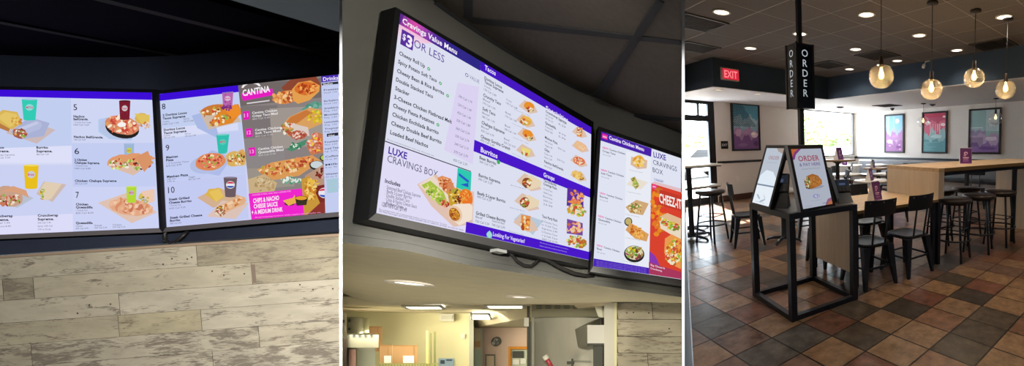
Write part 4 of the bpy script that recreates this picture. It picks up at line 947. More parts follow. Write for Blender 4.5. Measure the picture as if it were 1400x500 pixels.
for k,(s,x,y) in enumerate((('11',333.5,161),('12',337.5,184.5),('13',341.5,210.5))):
    P.poly([(x-1,y-8.5),(x+8,y-9.5),(x+8.8,y+2),(x,y+3)],'#e01eb8'); P.text(s,(x+1,y-.6),(x+6.5,y-1.4),5,'#f8a8e0',1)
    s2=['Crispy Taco Meal','Soft Taco Meal','Quesadilla Meal'][k]
    P.text('Cantina Chicken',(x+12,y-5.2),(x+46,y-9),3,'#ece8ea',1); P.text(s2,(x+12.3,y-.8),(x+47,y-4.8),3,'#ece8ea',1); P.text('850 Cal/ 9.49',(x+12.6,y+3),(x+36,y+.4),2.2,'#cfcacc')
P.poly([(412,150),(430,138),(442,141),(436,148),(420,152)],'#5f9a88'); P.bits(428,145,12,4,14,3,['#4c8c7a','#c9d8c8','#7ab09c'])
P.poly([(386,172),(396,160),(424,147),(440,150),(443,168),(420,178),(395,186)],'#d9a060'); P.bits(432,160,11,8,40,2.8,['#d8b820','#c08a28','#8fae4a','#e8d048']); P.poly([(385,175),(398,160),(420,150),(427,154),(408,168)],'#c9783c'); P.bits(396,176,11,8,40,3,['#e8d8c8','#c85a3a','#8a9a48','#f0e8dc','#a8583c']); P.poly([(398,168),(422,174),(424,186),(405,182)],'#d8c8c0')
P.ell(409,184,12,6,'#b8604a',14,jit=.1); P.bits(408,184,10,5,20,2.6,['#e8d0c0','#a8483a','#d88a6a'])
P.poly([(392,204),(406,196),(421,190),(418,198),(400,207)],'#4c8c6c'); P.bits(405,199,10,4,14,2.8,['#d8e8d8','#3a7a5a'])
P.poly([(420,200),(432,180),(444,184),(445,208),(426,212)],'#c87a50'); P.bits(432,196,10,14,50,3,['#e8d8c8','#d9483a','#f0c040','#e8a090','#b86a50'])
P.poly([(352,232),(372,222),(428,212),(440,220),(410,240),(375,246)],'#d99a58'); P.bits(385,230,30,8,90,3,['#c4603a','#e8b070','#d88040','#f0d0a0','#a8502c','#b8a040'],-.15); P.bits(415,222,16,7,40,3,['#c4603a','#e89050','#a8402c','#f0c080'])
P.ell(434,226,10,6.5,'#2c2a2a',16); P.ell(434,225,8.5,5,'#c9d4d8',14); P.ell(446,216,8,5,'#2c2a2a',14); P.ell(446,215.5,6.5,4,'#b4c858',12)
P.poly([(340,245),(362,238),(380,250),(376,262),(342,268)],'#c8ae84'); P.bits(360,252,17,9,50,2.5,['#b89868','#d8c49c','#a88a5c','#c9b088']); P.bits(400,246,14,5,30,3,['#6aa88c','#d8e4d8','#4c9070','#e8e8e0']); 
P.poly([(418,240),(444,224),(445.5,262),(420,262)],'#b8927a')
P.poly([(341,264.5),(415,257.5),(417,294),(345,300)],'#ee26cc'); P.poly([(415,257.5),(445,252),(446,292),(417,294.5)],'#7c2c26'); P.bits(441,236,9,7,24,2.6,['#8c2c24','#c8a8a0','#6c2420']); P.poly([(413,245),(424,240),(432,262),(445,292),(417,294)],'#c8963c') ; P.bits(427,258,9,14,46,3.4,['#e8b848','#d89030','#f0d078','#c07828']); P.poly([(440,276),(446,275),(446,292),(420,294.3)],'#8c3630')
P.ell(444.5,263.5,8,7,'#e8e6ee',20,a0=PI*.5,a1=PI*1.62); P.ell(443.5,261,6,3.2,'#d83a50',14,a0=PI,a1=1.9*PI); P.ell(444,266,6,3.2,'#2c50c0',14,a0=.2,a1=PI)
P.ell(397,278,7,3,'#3c2c20',14); P.poly([(404,272),(422,270),(420,280),(407,281)],'#3c3428'); P.ell(413,271,9.3,3.6,'#2c241c',16); P.ell(413,270.6,8,2.7,'#e0a030',14); P.poly([(388,274),(402,270),(404,266),(406,277),(396,281)],'#e8b050')
P.text('CHOOSE A MEAL AND ADD A DRINK FOR',(346,267.6),(399,262),2,'#f8b8ea'); P.text('CHIPS & NACHO',(347.5,277.4),(383,273),6,'#fbeaf8',1.4); P.text('CHEESE SAUCE',(348.3,284.8),(381,281.2),5.6,'#fbeaf8',1.4); P.text('+ A MEDIUM DRINK',(345.5,293),(388,288.5),5.6,'#fbeaf8',1.4); P.text('At participating locations while supplies last. Excludes tax.',(350,297.6),(440,290.6),1.4,'#f8b8ea')
# drinks column
P.poly([(440,102.8),(463.7,100.2),(463.7,290),(446,292.5)],'#c4cdf0'); P.poly([(440,102.8),(463.7,100),(463.7,110),(440.5,113)],'#4c2fb0'); P.text('Drinks',(443,111),(463.6,108.6),5,'#efe8fb',1); P.poly([(441,114),(463.7,111.5),(463.7,114.8),(441.2,117)],'#2a2a38'); P.poly([(448,183),(463.7,181),(463.7,185),(448.3,187)],'#2a2a38')
P.text('Slushes',(443,116.6),(456,115.2),2.2,'#e8e8f0',1);P.text('Other',(450,186.5),(459,185.5),2.2,'#e8e8f0',1)
for k,(y,s,a) in enumerate(((123,'Freezes','Small 170'),(138,'Blue Raspberry','Small 130'),(148,'Strawberry','Reg. 150'),(157,'Mountain','Reg. 2.89'),(167,'Lemonade','Reg. 160'),(176,'Tropical','Reg. 2.49'),(194,'Fountain','Med. 2.59'),(203,'Iced Tea','Lg. 2.79'),(214,'Coffee','12 oz. 80'),(225,'Milk','8 oz. 90'),(238,'Water','20 oz. 0'))):
    P.text(s,(444+k*.25,y+1.5),(463.7,y-.5),2.4,DK,.6); P.text(a,(444+k*.25,y+5),(462,y+3.4),1.9,MID)
P.poly([(447.5,245),(463.7,243),(463.7,262),(449,264)],'#a8c8d8')
P.mb.build('display',t)
# ================= fascia, wall, ceiling of place 1
XR=464.6; XL=-170
def curve(pts,n=40,x0=None,x1=None):
    xs=[p[0] for p in pts]; x0=xs[0] if x0 is None else x0; x1=xs[-1] if x1 is None else x1; out=[]
    for i in range(n+1):
        x=x0+(x1-x0)*i/n
        for k in range(len(pts)-1):
            if x<=pts[k+1][0] or k==len(pts)-2:
                # Catmull-Rom
                p1=pts[k];p2=pts[k+1];p0=pts[k-1] if k else p1;p3=pts[k+2] if k+2<len(pts) else p2
                t_=(x-p1[0])/(p2[0]-p1[0]); m1=(p2[1]-p0[1])/(p2[0]-p0[0])*(p2[0]-p1[0]) if p2[0]!=p0[0] else 0; m2=(p3[1]-p1[1])/(p3[0]-p1[0])*(p2[0]-p1[0]) if p3[0]!=p1[0] else 0
                y=(2*t_**3-3*t_**2+1)*p1[1]+(t_**3-2*t_**2+t_)*m1+(-2*t_**3+3*t_**2)*p2[1]+(t_**3-t_**2)*m2; out.append((x,y)); break
    return out
top1=curve([(-170,68),(-80,72),(0,75),(60,77),(130,78.3),(210,77.3),(280,73),(350,66),(464.6,52.5)],40)
def d1(x,y,off):
    w=1/(1+math.exp(-(x-214)/14)); return lerp(PA.depth(x,y,-off),PB.depth(x,y,-off),w)
def bot1(x): return 349-.0705*x if x<240 else 332.1-.0705*(x-240)
mb=MB()
g=[]
for x,y in top1:
    yb=bot1(x)-.5; g.append([at(x,y+(yb-y)*k/6,d1(x,200,.075)) for k in range(7)])
# vertical in the camera's own frame: depth depends only on x
vs=[p for r in g for p in r]; fs=[[i*7+k,(i+1)*7+k,(i+1)*7+k+1,i*7+k+1] for i in range(40) for k in range(6)]
mb.add(vs,fs,M_fas1,True)
back=[[p+(-RB)*.08 for p in (r[0],r[-1])] for r in g]
for i in range(40): 
    mb.add([g[i][-1],g[i+1][-1],back[i+1][1],back[i][1]],[[0,1,2,3]],M_fas1); mb.add([g[i][0],g[i+1][0],back[i+1][0],back[i][0]],[[0,1,2,3]],M_fas1)
struct(mb,'wall_fascia_left')
mb=MB(); edge=mat('ceiling_navy','#070816',.9,spec=.05); rows=[]
for (x,y) in top1:
    p=at(x,y-1.2,d1(x,200,.075)-.001); h=(p-CAM).dot(RU)
    # ceiling plane is level in the camera frame -> runs towards the viewer
    q=p+RB*0.95; rows.append((p-RB*.08,q))
mb.add([v for r in rows for v in (r[0],r[1])],[[2*i,2*i+1,2*i+3,2*i+2] for i in range(40)],edge)
mb.add([v+RU*.03 for r in rows for v in (r[0],r[1])],[[2*i,2*i+1,2*i+3,2*i+2] for i in range(40)],edge)
# grid lines
for xx in (-20,245,455):
    a=at(xx,76,d1(xx,200,.1)-.02); 
    mb.add([a-RX*.03-RU*.004+RB*0,a+RX*.03-RU*.004,a+RX*.03+RB*.9-RU*.004+RX*.0,a-RX*.03+RB*.9-RU*.004],[[0,1,2,3]],mat('ceiling_gap','#040410',.9))
struct(mb,'ceiling_left')
# ---- plank wall
def plankmat():
    m=bpy.data.materials.new('whitewashed_plank'); m.use_nodes=True; nt=m.node_tree; b=nt.nodes['Principled BSDF']; N=nt.nodes.new; LK=nt.links.new
    at1=N('ShaderNodeAttribute'); at1.attribute_name='wear'; uv=N('ShaderNodeUVMap'); uv.uv_map='grain'
    def noise(sx,sy,detail,dist,sc=1):
        mp=N('ShaderNodeMapping'); mp.inputs['Scale'].default_value=(sx,sy,1); n=N('ShaderNodeTexNoise'); n.inputs['Scale'].default_value=sc; n.inputs['Detail'].default_value=detail; n.inputs['Roughness'].default_value=.62; n.inputs['Distortion'].default_value=dist
        LK(uv.outputs['UV'],mp.inputs['Vector']); LK(mp.outputs['Vector'],n.inputs['Vector']); return n.outputs['Fac']
    fine=noise(3.2,42,8,2.2); patch=noise(1.3,6,4,1.0); cloud=noise(1.1,4,3,.2)
    sep=N('ShaderNodeSeparateColor'); LK(at1.outputs['Color'],sep.inputs['Color'])
    # crack mask = smoothstep of fine*patch relative to wear
    a=N('ShaderNodeMath'); a.operation='MULTIPLY'; LK(fine,a.inputs[0]); LK(patch,a.inputs[1])
    th=N('ShaderNodeMapRange'); th.inputs['From Min'].default_value=0; th.inputs['From Max'].default_value=1; th.inputs['To Min'].default_value=.33; th.inputs['To Max'].default_value=.205; LK(sep.outputs['Red'],th.inputs['Value'])
    sb_=N('ShaderNodeMath'); sb_.operation='SUBTRACT'; LK(a.outputs[0],sb_.inputs[0]); LK(th.outputs['Result'],sb_.inputs[1])
    mk=N('ShaderNodeMapRange'); mk.inputs['From Min'].default_value=0; mk.inputs['From Max'].default_value=.05; mk.clamp=True; LK(sb_.outputs[0],mk.inputs['Value'])
    base=N('ShaderNodeMix'); base.data_type='RGBA'; base.inputs['A'].default_value=rgb('#bdb4a2'); base.inputs['B'].default_value=rgb('#ada286'); LK(sep.outputs['Green'],base.inputs['Factor'])
    v=N('ShaderNodeMix'); v.data_type='RGBA'; v.blend_type='MULTIPLY'; v.inputs['Factor'].default_value=1; LK(base.outputs['Result'],v.inputs['A'])
    rp=N('ShaderNodeValToRGB'); rp.color_ramp.elements[0].position=.3; rp.color_ramp.elements[0].color=(.80,.80,.78,1); rp.color_ramp.elements[1].position=.7; rp.color_ramp.elements[1].color=(1.1,1.1,1.08,1); LK(cloud,rp.inputs['Fac']); LK(rp.outputs['Color'],v.inputs['B'])
    mx=N('ShaderNodeMix'); mx.data_type='RGBA'; mx.inputs['B'].default_value=rgb('#5c5148'); LK(v.outputs['Result'],mx.inputs['A']); 
    mm=N('ShaderNodeMath'); mm.operation='MULTIPLY'; mm.inputs[1].default_value=.8; LK(mk.outputs['Result'],mm.inputs[0]); LK(mm.outputs[0],mx.inputs['Factor'])
    gr=N('ShaderNodeMix'); gr.data_type='RGBA'; gr.inputs['B'].default_value=rgb('#8b8271'); LK(mx.outputs['Result'],gr.inputs['A'])
    g2=N('ShaderNodeMath'); g2.operation='MULTIPLY'; LK(sep.outputs['Blue'],g2.inputs[0]); LK(patch,g2.inputs[1]); LK(g2.outputs[0],gr.inputs['Factor'])
    LK(gr.outputs['Result'],b.inputs['Base Color']); b.inputs['Roughness'].default_value=.7
    return m
M_plank=plankmat(); M_gap=mat('plank_gap','#3f382f',.9); M_nail=mat('nail_hole','#4a4038',.8)
def plank_wall(name,rows,front,gapy=.55):
    """rows: list of (top edge fn, bottom edge fn, joints list[(x, wear, tone, grey)]); front(x,y,off) -> point"""
    vs=[];fs=[];uv=[];cc=[];mi=[]; rnd=random.Random(3)
    def q(a,b,c,d,uvs,col,k=0):
        o=len(vs); vs.extend([a,b,c,d]); fs.append([o,o+1,o+2,o+3]); uv.extend(uvs); cc.extend([col]*4); mi.append(k)
    for ri,(ft,fb,joints) in enumerate(rows):
        for k in range(len(joints)-1):
            x0,wear,tone,grey=joints[k]; x1=joints[k+1][0]; sh=rnd.uniform(0,50); sv=rnd.uniform(0,50)
            ns=max(1,int((x1-x0)/30)); hpx=fb(x0)-ft(x0)
            for s_ in range(ns):
                xa=x0+(x1-x0)*s_/ns+(.35 if s_==0 else 0); xb=x0+(x1-x0)*(s_+1)/ns-(.35 if s_==ns-1 else 0)
                lt,lb=0,.08*hpx
                q(front(xa+lb,fb(xa)-gapy*.5,0),front(xb+lb,fb(xb)-gapy*.5,0),front(xb+lt,ft(xb)+gapy*.5,0),front(xa+lt,ft(xa)+gapy*.5,0),
                  [(sh+xa/75,sv),(sh+xb/75,sv),(sh+xb/75,sv+.33),(sh+xa/75,sv+.33)],(wear,tone,grey,1))
    y0=min(f[0](0) for f in rows)
    q(front(rows[0][2][0][0],rows[-1][1](rows[0][2][0][0]),.004),front(rows[0][2][-1][0],rows[-1][1](rows[0][2][-1][0]),.004),front(rows[0][2][-1][0],rows[0][0](rows[0][2][-1][0]),.004),front(rows[0][2][0][0],rows[0][0](rows[0][2][0][0]),.004),[(0,0)]*4,(0,0,0,1),1)
    me=bpy.data.meshes.new(name); me.from_pydata([tuple(v) for v in vs],[],fs); me.materials.append(M_plank); me.materials.append(M_gap)
    me.polygons.foreach_set('material_index',mi)
    me.uv_layers.new(name='grain'); me.color_attributes.new('wear','FLOAT_COLOR','CORNER'); ul=me.uv_layers['grain']; ca=me.color_attributes['wear']
    for li,(u,c) in enumerate(zip(uv,cc)): ul.data[li].uv=u; ca.data[li].color=c
    o=bpy.data.objects.new(name,me); C.objects.link(o); o['kind']='structure'; return o
WQ=((-5,352),(464,321.5),(478,465),(8,502)); dW=PA.depth(0,200,-.02)
PW=Plane(WQ,dW,0)
def rowf(k):  # y of plank line k at x  (k=0 top of first row)
    yl=[352.5,382,411,442,472.5,503,534,568][k]; yr=[322.5,350.6,380.6,409.3,437,466,495,526][k]
    return lambda x:yl+(yr-yl)*(x/464.0)
XRt=464.6
J=[ [(-170,.3,.2,.0),(268,.55,.9,.9),(XRt,0,0,0)],
    [(-170,.2,.2,.1),(3,.75,.7,1.0),(45,.25,.4,.0),(343,.45,.75,.75),(XRt,0,0,0)],
    [(-170,.2,.2,0),(162,.15,.1,0),(XRt,0,0,0)],
    [(-170,.25,.6,.1),(161,.3,.95,.0),(274,.35,.1,.25),(XRt,0,0,0)],
    [(-170,.6,.4,.3),(42,.8,.2,.3),(353,.6,.3,.3),(XRt,0,0,0)],
    [(-170,.75,.5,.4),(60,.85,.2,.3),(290,.8,.1,.4),(XRt,0,0,0)],[(-170,.7,.5,.4),(160,.7,.2,.3),(XRt,0,0,0)] ]
rows=[(rowf(k),rowf(k+1),J[k]) for k in range(7)]
plank_wall('wall_planks_left',rows,lambda x,y,o:PW.hit(min(x,464.6),y,-o))
mb=MB()  # tan edge trim over the planks and nail heads / knots as small dark marks
tr=mat('tan_edge','#a08a74',.7)
mb.hexa([PW.hit(-170,rowf(0)(-170)-3.0,.012),PW.hit(464.6,rowf(0)(464.6)-3.4,.012),PW.hit(464.6,rowf(0)(464.6)+.2,.012),PW.hit(-170,rowf(0)(-170)+.2,.012)],[PW.hit(-170,rowf(0)(-170)-3.0,-.05),PW.hit(464.6,rowf(0)(464.6)-3.4,-.05),PW.hit(464.6,rowf(0)(464.6)+.2,-.05),PW.hit(-170,rowf(0)(-170)+.2,-.05)],tr)
struct(mb,'trim_4')
mb=MB()
for x,y in ((235,353.5),(262,351.5),(223,361),(256,354),(290,370.5),(306,376),(334,374),(410,389),(428,395.7),(455,394.5),(151,415.5),(122,417),(106,428)):
    c=PW.hit(x,y,.0012); r=.0045; mb.add([c+PW.e*r*math.cos(a)+PW.dn*r*math.sin(a) for a in [k*PI/4 for k in range(8)]],[list(range(8))],M_nail)
for x,y,w,h in ((342.5,361.5,2.2,25),):   # dark stained joint
    a=PW.hit(x,y,.001);b=PW.hit(x+6,y-.4,.001);c=PW.hit(x+8,y+h,.001);d=PW.hit(x+2.5,y+h,.001); mb.add([a,b,c,d],[[0,1,2,3]],mat('joint_stain','#7d6c5e',.8))
struct(mb,'trim_5')
# lower strip wall under the fascia is the fascia's own shadow edge; cable
t=thing('black_cable','black cable looping below the joint of the two left screens','cable',PA.hit(228,325,-.02)); o_=PA.hit(228,325,-.02)
def pt(pl,x,y,o=.0): return pl.hit(x,y,o)-o_
m=MB(); m.tube([pt(PB,228,314,-.01),pt(PB,225,320,-.01),pt(PB,226,328,.0),pt(PB,231,332,.0),pt(PB,240,330,.0),pt(PB,250,322,0),pt(PB,256,316,-.02)],.006,M_cord,8); m.build('cord',t)
# ============================================================ PLACE 2 : big menu screens and the kitchen behind
QC=((547.5,18),(808.5,174),(805,355.5),(514.5,291)); QD=((822,179.5),(931.8,216.6),(931.8,381.8),(811,363.5))
PC=Plane(QC,2.2,1); PD=Plane(((822,179.5),(936,218),(936,382.5),(811,363.5)),2.2,0)
M_bzC=mat('screen_bezel_black','#040406',.5,spec=.15); M_bzl=mat('bezel_grey','#2f2e2c',.4)
GS2='large menu screens above the kitchen opening'
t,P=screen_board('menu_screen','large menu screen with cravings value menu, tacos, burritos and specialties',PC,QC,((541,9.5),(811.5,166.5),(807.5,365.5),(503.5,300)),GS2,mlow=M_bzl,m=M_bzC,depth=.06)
W='#dcdff0'
P.poly(QC,W)
def bary(q,u,v):
    # perspective correct point: use the plane itself
    return None
PCw=(PC.c[1]-PC.c[0]).length; PCh=(PC.c[3]-PC.c[0]).length
org=PC.hit((503.5+807.5)/2,(300+365.5)/2)
# board coordinates: u 0..100 across, v 0..100 down
T0=P.T
def TB(u,v): return PC.c[0]+(PC.c[1]-PC.c[0])*(u/100)+(PC.c[3]-PC.c[0])*(v/100)-org
P.T=TB; P.hs=.72; P.up=(0,-1); AS=PCh/PCw
def uvC(x,y):
    p=PC.hit(x,y)-PC.c[0]; a=PC.c[1]-PC.c[0]; b=PC.c[3]-PC.c[0]
    m=Matrix(((a.dot(a),a.dot(b)),(a.dot(b),b.dot(b)))).inverted()@Vector((p.dot(a),p.dot(b))); return m.x*100,m.y*100
def tx(s,a,b,h,col,bold=0):   # a,b photo points of baseline ends; h in v units
    ua,va=uvC(*a); ub,vb=uvC(*b); v=(va+vb)/2; P.text(s,(ua,v),(ub,v),h,col,bold)
Ux=lambda x,y:uvC(x,y)[0]; Vx=lambda x,y:uvC(x,y)[1]
colT=Ux(656,100); uS=Ux(742,200)
# title bar with pink glow (printed gradient of the menu)
vb=Vx(545,32); vt2=Vx(670,105)
vbar=(vb+vt2)/2
N=26
ramp=[(0,'#3a1f7c'),(.05,'#8a3a9c'),(.16,'#e050a8'),(.26,'#b048b0'),(.4,'#5a2f9c'),(.6,'#33278a'),(1,'#2f2a86')]
def rampc(t):
    for (a,ca),(b,cb) in zip(ramp,ramp[1:]):
        if t<=b:
            k=(t-a)/(b-a); A=[int(ca[i:i+2],16) for i in (1,3,5)];B=[int(cb[i:i+2],16) for i in (1,3,5)]; return '#%02x%02x%02x'%tuple(int(x+(y-x)*k) for x,y in zip(A,B))
P.k+=1
for i in range(N): P.poly([(colT*i/N,0),(colT*(i+1)/N,0),(colT*(i+1)/N-1.0*(i<N-1),vbar),(max(0,colT*i/N-1.0),vbar)],rampc((i+.5)/N),False)
P.k+=1
for i in range(6): P.poly([(0,vbar+i*1.6),(12-i*1.8,vbar+i*1.6),(10-i*1.8,vbar+(i+1)*1.6),(0,vbar+(i+1)*1.6)],['#f0c0dc','#f0cce2','#ecd2e6','#e8d6ea','#e4daee','#e0dcf0'][i],False)
# lilac side wash
P.poly([(colT-9,20),(colT,16),(colT,62),(colT-12,60)],'#dbd2f1')
P.poly([(colT,0),(100,0),(100,vbar*.93),(colT,vbar*.93)],'#4618c0')
tx('Cravings Value Menu',(550,30.5),(624.5,75.5),4.1,'#f4ecfa',1.2)
tx('Tacos',(662.5,94.5),(677.5,103.5),4.0,'#e6dcfa',1.2); tx('Specialties',(746,149.5),(776.5,166.5),3.8,'#e6dcfa',1.2)
# $3
u0,v0=uvC(549,59);u1,v1=uvC(563,49); a=uvC(549.5,39.5)
P.poly([(a[0],a[1]),(a[0]+4.3,a[1]),(a[0]+4.3,a[1]+8.2),(a[0],a[1]+8.2)],'#5a2f9c')
P.text('$',(a[0]+.5,a[1]+5.0),(a[0]+1.6,a[1]+5.0),4.4,'#f4ecfa',.8); P.text('3',(a[0]+1.9,a[1]+7.2),(a[0]+3.9,a[1]+7.2),8,'#f4ecfa',1.6)
tx('OR LESS',(565.5,64.5),(607,85),6.0,'#5a3f9c',0)
lst=[('Cheesy Roll Up',546,71.5,581.5,86.0,1),('Spicy Potato Soft Taco',544.5,83,597.5,106.5,1),('Cheesy Bean & Rice Burrito',543,95.5,607.5,124.0,1),('Double Stacked Taco',541.5,107.5,592.5,127.5,0),('Stacker',540.5,119.5,560,126.5,0),('3-Cheese Chicken Flatbread Melt',539,131.5,618,162.0,0),('Cheesy Fiesta Potatoes',537.5,143.0,594,164.5,1),('Chicken Enchilada Burrito',536.5,155,600,178.0,0),('Cheesy Double Beef Burrito',535,167,604,191.0,0),('Loaded Beef Nachos',533.5,179.5,585.5,196.0,0)]
vs_=[]
for i,(s,x0,y0,x1,y1,leaf) in enumerate(lst):
    ua,va=uvC(x0,y0); ub,vb_=uvC(x1,y1); h=2.75
    P.text(s,(ua,va+1.2),(ub,va+1.2),h,'#2c2c3a',1)
    vs_.append(va+1.2)
    if leaf: P.ell(ub+1.4,va+.6,.55,.9,'#3fae5a',12); P.ell(ub+1.4,va+.6,.25,.4,W,8)
# value column
ua,va=uvC(638,104); ub,vb_=uvC(654,110); P.ell(ua,va-.6,.7,1.1,'#6a5a9c',12); P.ell(ua,va-.6,.45,.75,W,12); P.text('VALUE',(ua+1.2,va+.4),(ub+.4,va+.4),3.0,'#7a7aa0',0)
for i,v in enumerate(vs_):
    if i==0: continue
    s=['','390 Cal/ 1.79','230 Cal/ 1.49','420 Cal/ 1.49','320 Cal/ 1.89','360 Cal/ 2.39','330 Cal/ 2.79','240 Cal/ 2.19','370 Cal/ 2.79','450 Cal/ 2.59'][i]
    P.text(s,(colT-8.2,v+2.0),(colT-2.4,v+2.0),2.0,'#6a6a80',0)
P.text('450 Cal/ 2.99',(colT-8.2,vs_[-1]+6.6),(colT-2.4,vs_[-1]+6.6),2.0,'#6a6a80',0)
ua,va=uvC(530,186); P.text('Prices and participation may vary. Price plus tax.',(ua,vs_[-1]+3.3),(ua+16,vs_[-1]+3.3),.9,'#6a6a80'); P.text('At participating locations only, while supplies last.',(ua,vs_[-1]+4.8),(ua+18,vs_[-1]+4.8),.9,'#6a6a80')
# divider + luxe box
ul,vl=uvC(528,193.5); ur,vr=uvC(652,236); vd=(vl+vr)/2
P.poly([(0,vd),(colT-.6,vd),(colT-.6,vd+.5),(0,vd+.5)],'#3a3a48'); P.poly([(0,vd+.5),(colT-.6,vd+.5),(colT-.6,100),(0,100)],'#e0dcf6')
tx('LUXE',(530.5,209.5),(556,217.5),4.5,'#4a2fa0',1.3); tx('CRAVINGS BOX',(529,221),(598,243),4.9,'#5a5a78',0)
tx('Includes',(526,249.5),(547,255),2.6,'#2c2c3a',1.2)
for i,(s,x0,y0,x1,y1) in enumerate((('· Seasoned Beef Chalupa Supreme',527,253.5,575,267),('· Beefy 5-Layer Burrito',526.7,259,563,268),('· Double Stacked Taco',526.3,264.5,560,272.5),('· Chips & Nacho Cheese Sauce',526,270,570,280),('· Medium Drink',525.7,275.5,551,281.5))):
    ua,va=uvC(x0,y0);ub,vb_=uvC(x1,y1); P.text(s,(ua,va+1.3),(ub,va+1.3),2.4,'#55556c',0)
tx('1280-1670 Cal | $ 9.49',(522,281.5),(555.5,290),2.8,'#4a4a60',.4)
tx('For a limited time only at participating locations. Contact store for prices. Tax extra.',(518,288.5),(611,306.5),1.0,'#55556c'); tx('All Meal beverages and other sauces available may be subject to upcharge, see menu for details.',(517.5,291),(634,314),1.0,'#55556c')
# luxe food (placed by photo position)
P.T=T0; P.hs=1; P.up=(-.13,-1)
P.poly([(570,252),(596,238),(612,255),(648,262),(646,306),(620,310),(590,282)],'#e0c0b0'); P.poly([(572,252),(592,240),(618,268),(613,284),(596,276)],'#ead8c8'); P.poly([(576,253),(588,247),(606,262),(614,282),(600,280)],'#a8c048'); P.bits(594,264,15,8,60,2.6,['#8fb43c','#c9d860','#6f8a30','#e8d8a8','#b8d050'],.75); P.bits(608,278,6,5,26,2.4,['#c9503a','#e8a080','#a03020'])
P.poly([(600,252),(598,243),(604,240),(616,244),(624,262),(612,266)],'#e0905a'); P.bits(608,252,9,8,40,2.6,['#e8a878','#c8683a','#f0c8a0','#b05028'],.6); P.poly([(612,250),(620,250),(618,268),(610,262)],'#d8885a')
P.poly([(625.5,229),(644.5,235.5),(643,264),(623.5,256)],'#2fc8b0'); P.poly([(627,236),(641,247),(640,250),(627,240)],'#2c5ac8'); P.poly([(629,252),(640,250),(640,256)],'#2c5ac8')
P.poly([(612,263),(624,256),(632,262),(622,284),(614,280)],'#c9a030'); P.bits(622,266,9,7,40,2.4,['#8fae4a','#e8c040','#f0e0a0','#7d4a2c','#c88030'],.2); P.ell(637,270,9,12,'#e87828',18,rot=-.2,jit=.04); P.bits(637,268,7,9,26,2,['#f09040','#d86018','#f0a850']); P.bits(626,274,7,6,34,2.2,['#a03020','#e8c870','#5a3020','#e0a040'])
P.poly([(614,284),(620,279),(642,278),(646,282),(645,300),(628,308),(614,298)],'#f0e0d0'); P.ell(622,292,9,12,'#e8c8a8',18,rot=-.5); P.ell(621,293,7,9.5,'#b06a28',16,rot=-.5,jit=.05); P.bits(621,293,5.5,8,50,2.2,['#c88030','#8a3a18','#e8b040','#a05020','#d89840'],-.5)
P.T=TB; P.hs=.72; P.up=(0,-1)
# tacos column
def items(lst,w=None):
    for s,x0,y0,x1,y1,h,c,b in lst:
        ua,va=uvC(x0,y0); ub,vb_=uvC(x1,y1); P.text(s,(ua,va),(ub,va),h,c,b)
K='#33333f'; Kx='#66667c'
its=[('Doritos Locos',662,108,686,118,2.5,K,1),('Tacos Supreme',661.8,113,688,124,2.5,K,1),('Crunchy Taco',660.3,131.5,684.5,142,2.6,K,1),('Soft Taco',659.3,150,677,157.5,2.6,K,1),('Chalupa Supreme',658,169,689.5,181,2.6,K,1),('Cheesy Gordita Crunch',656.8,188,697,203,2.6,K,1)]
items(its)
for (s1,s2,x,y) in (('Crunchy','170 Cal/ 2.89',661.5,117.5),('Beef','170 Cal/ 1.99',660,136),('Beef','180 Cal/ 1.99',659,154.5),('Beef','350 Cal/ 4.79',657.7,173.5)):
    ua,va=uvC(x,y); P.text(s1,(ua,va+.2),(ua+3.4,va+.2),1.7,Kx); P.text(s2,(ua,va+2.6),(ua+6.0,va+2.6),1.8,Kx); P.text(s1[:4]+'.',(ua+11,va+1.2),(ua+14,va+1.2),1.7,Kx); P.text(s2,(ua+11,va+3.6),(ua+17,va+3.6),1.8,Kx)
ua,va=uvC(656.3,192.5); P.text('490 Cal/ 5.49',(ua,va),(ua+6.5,va),1.8,Kx)
P.T=T0; P.hs=1; P.up=(-.08,-1)
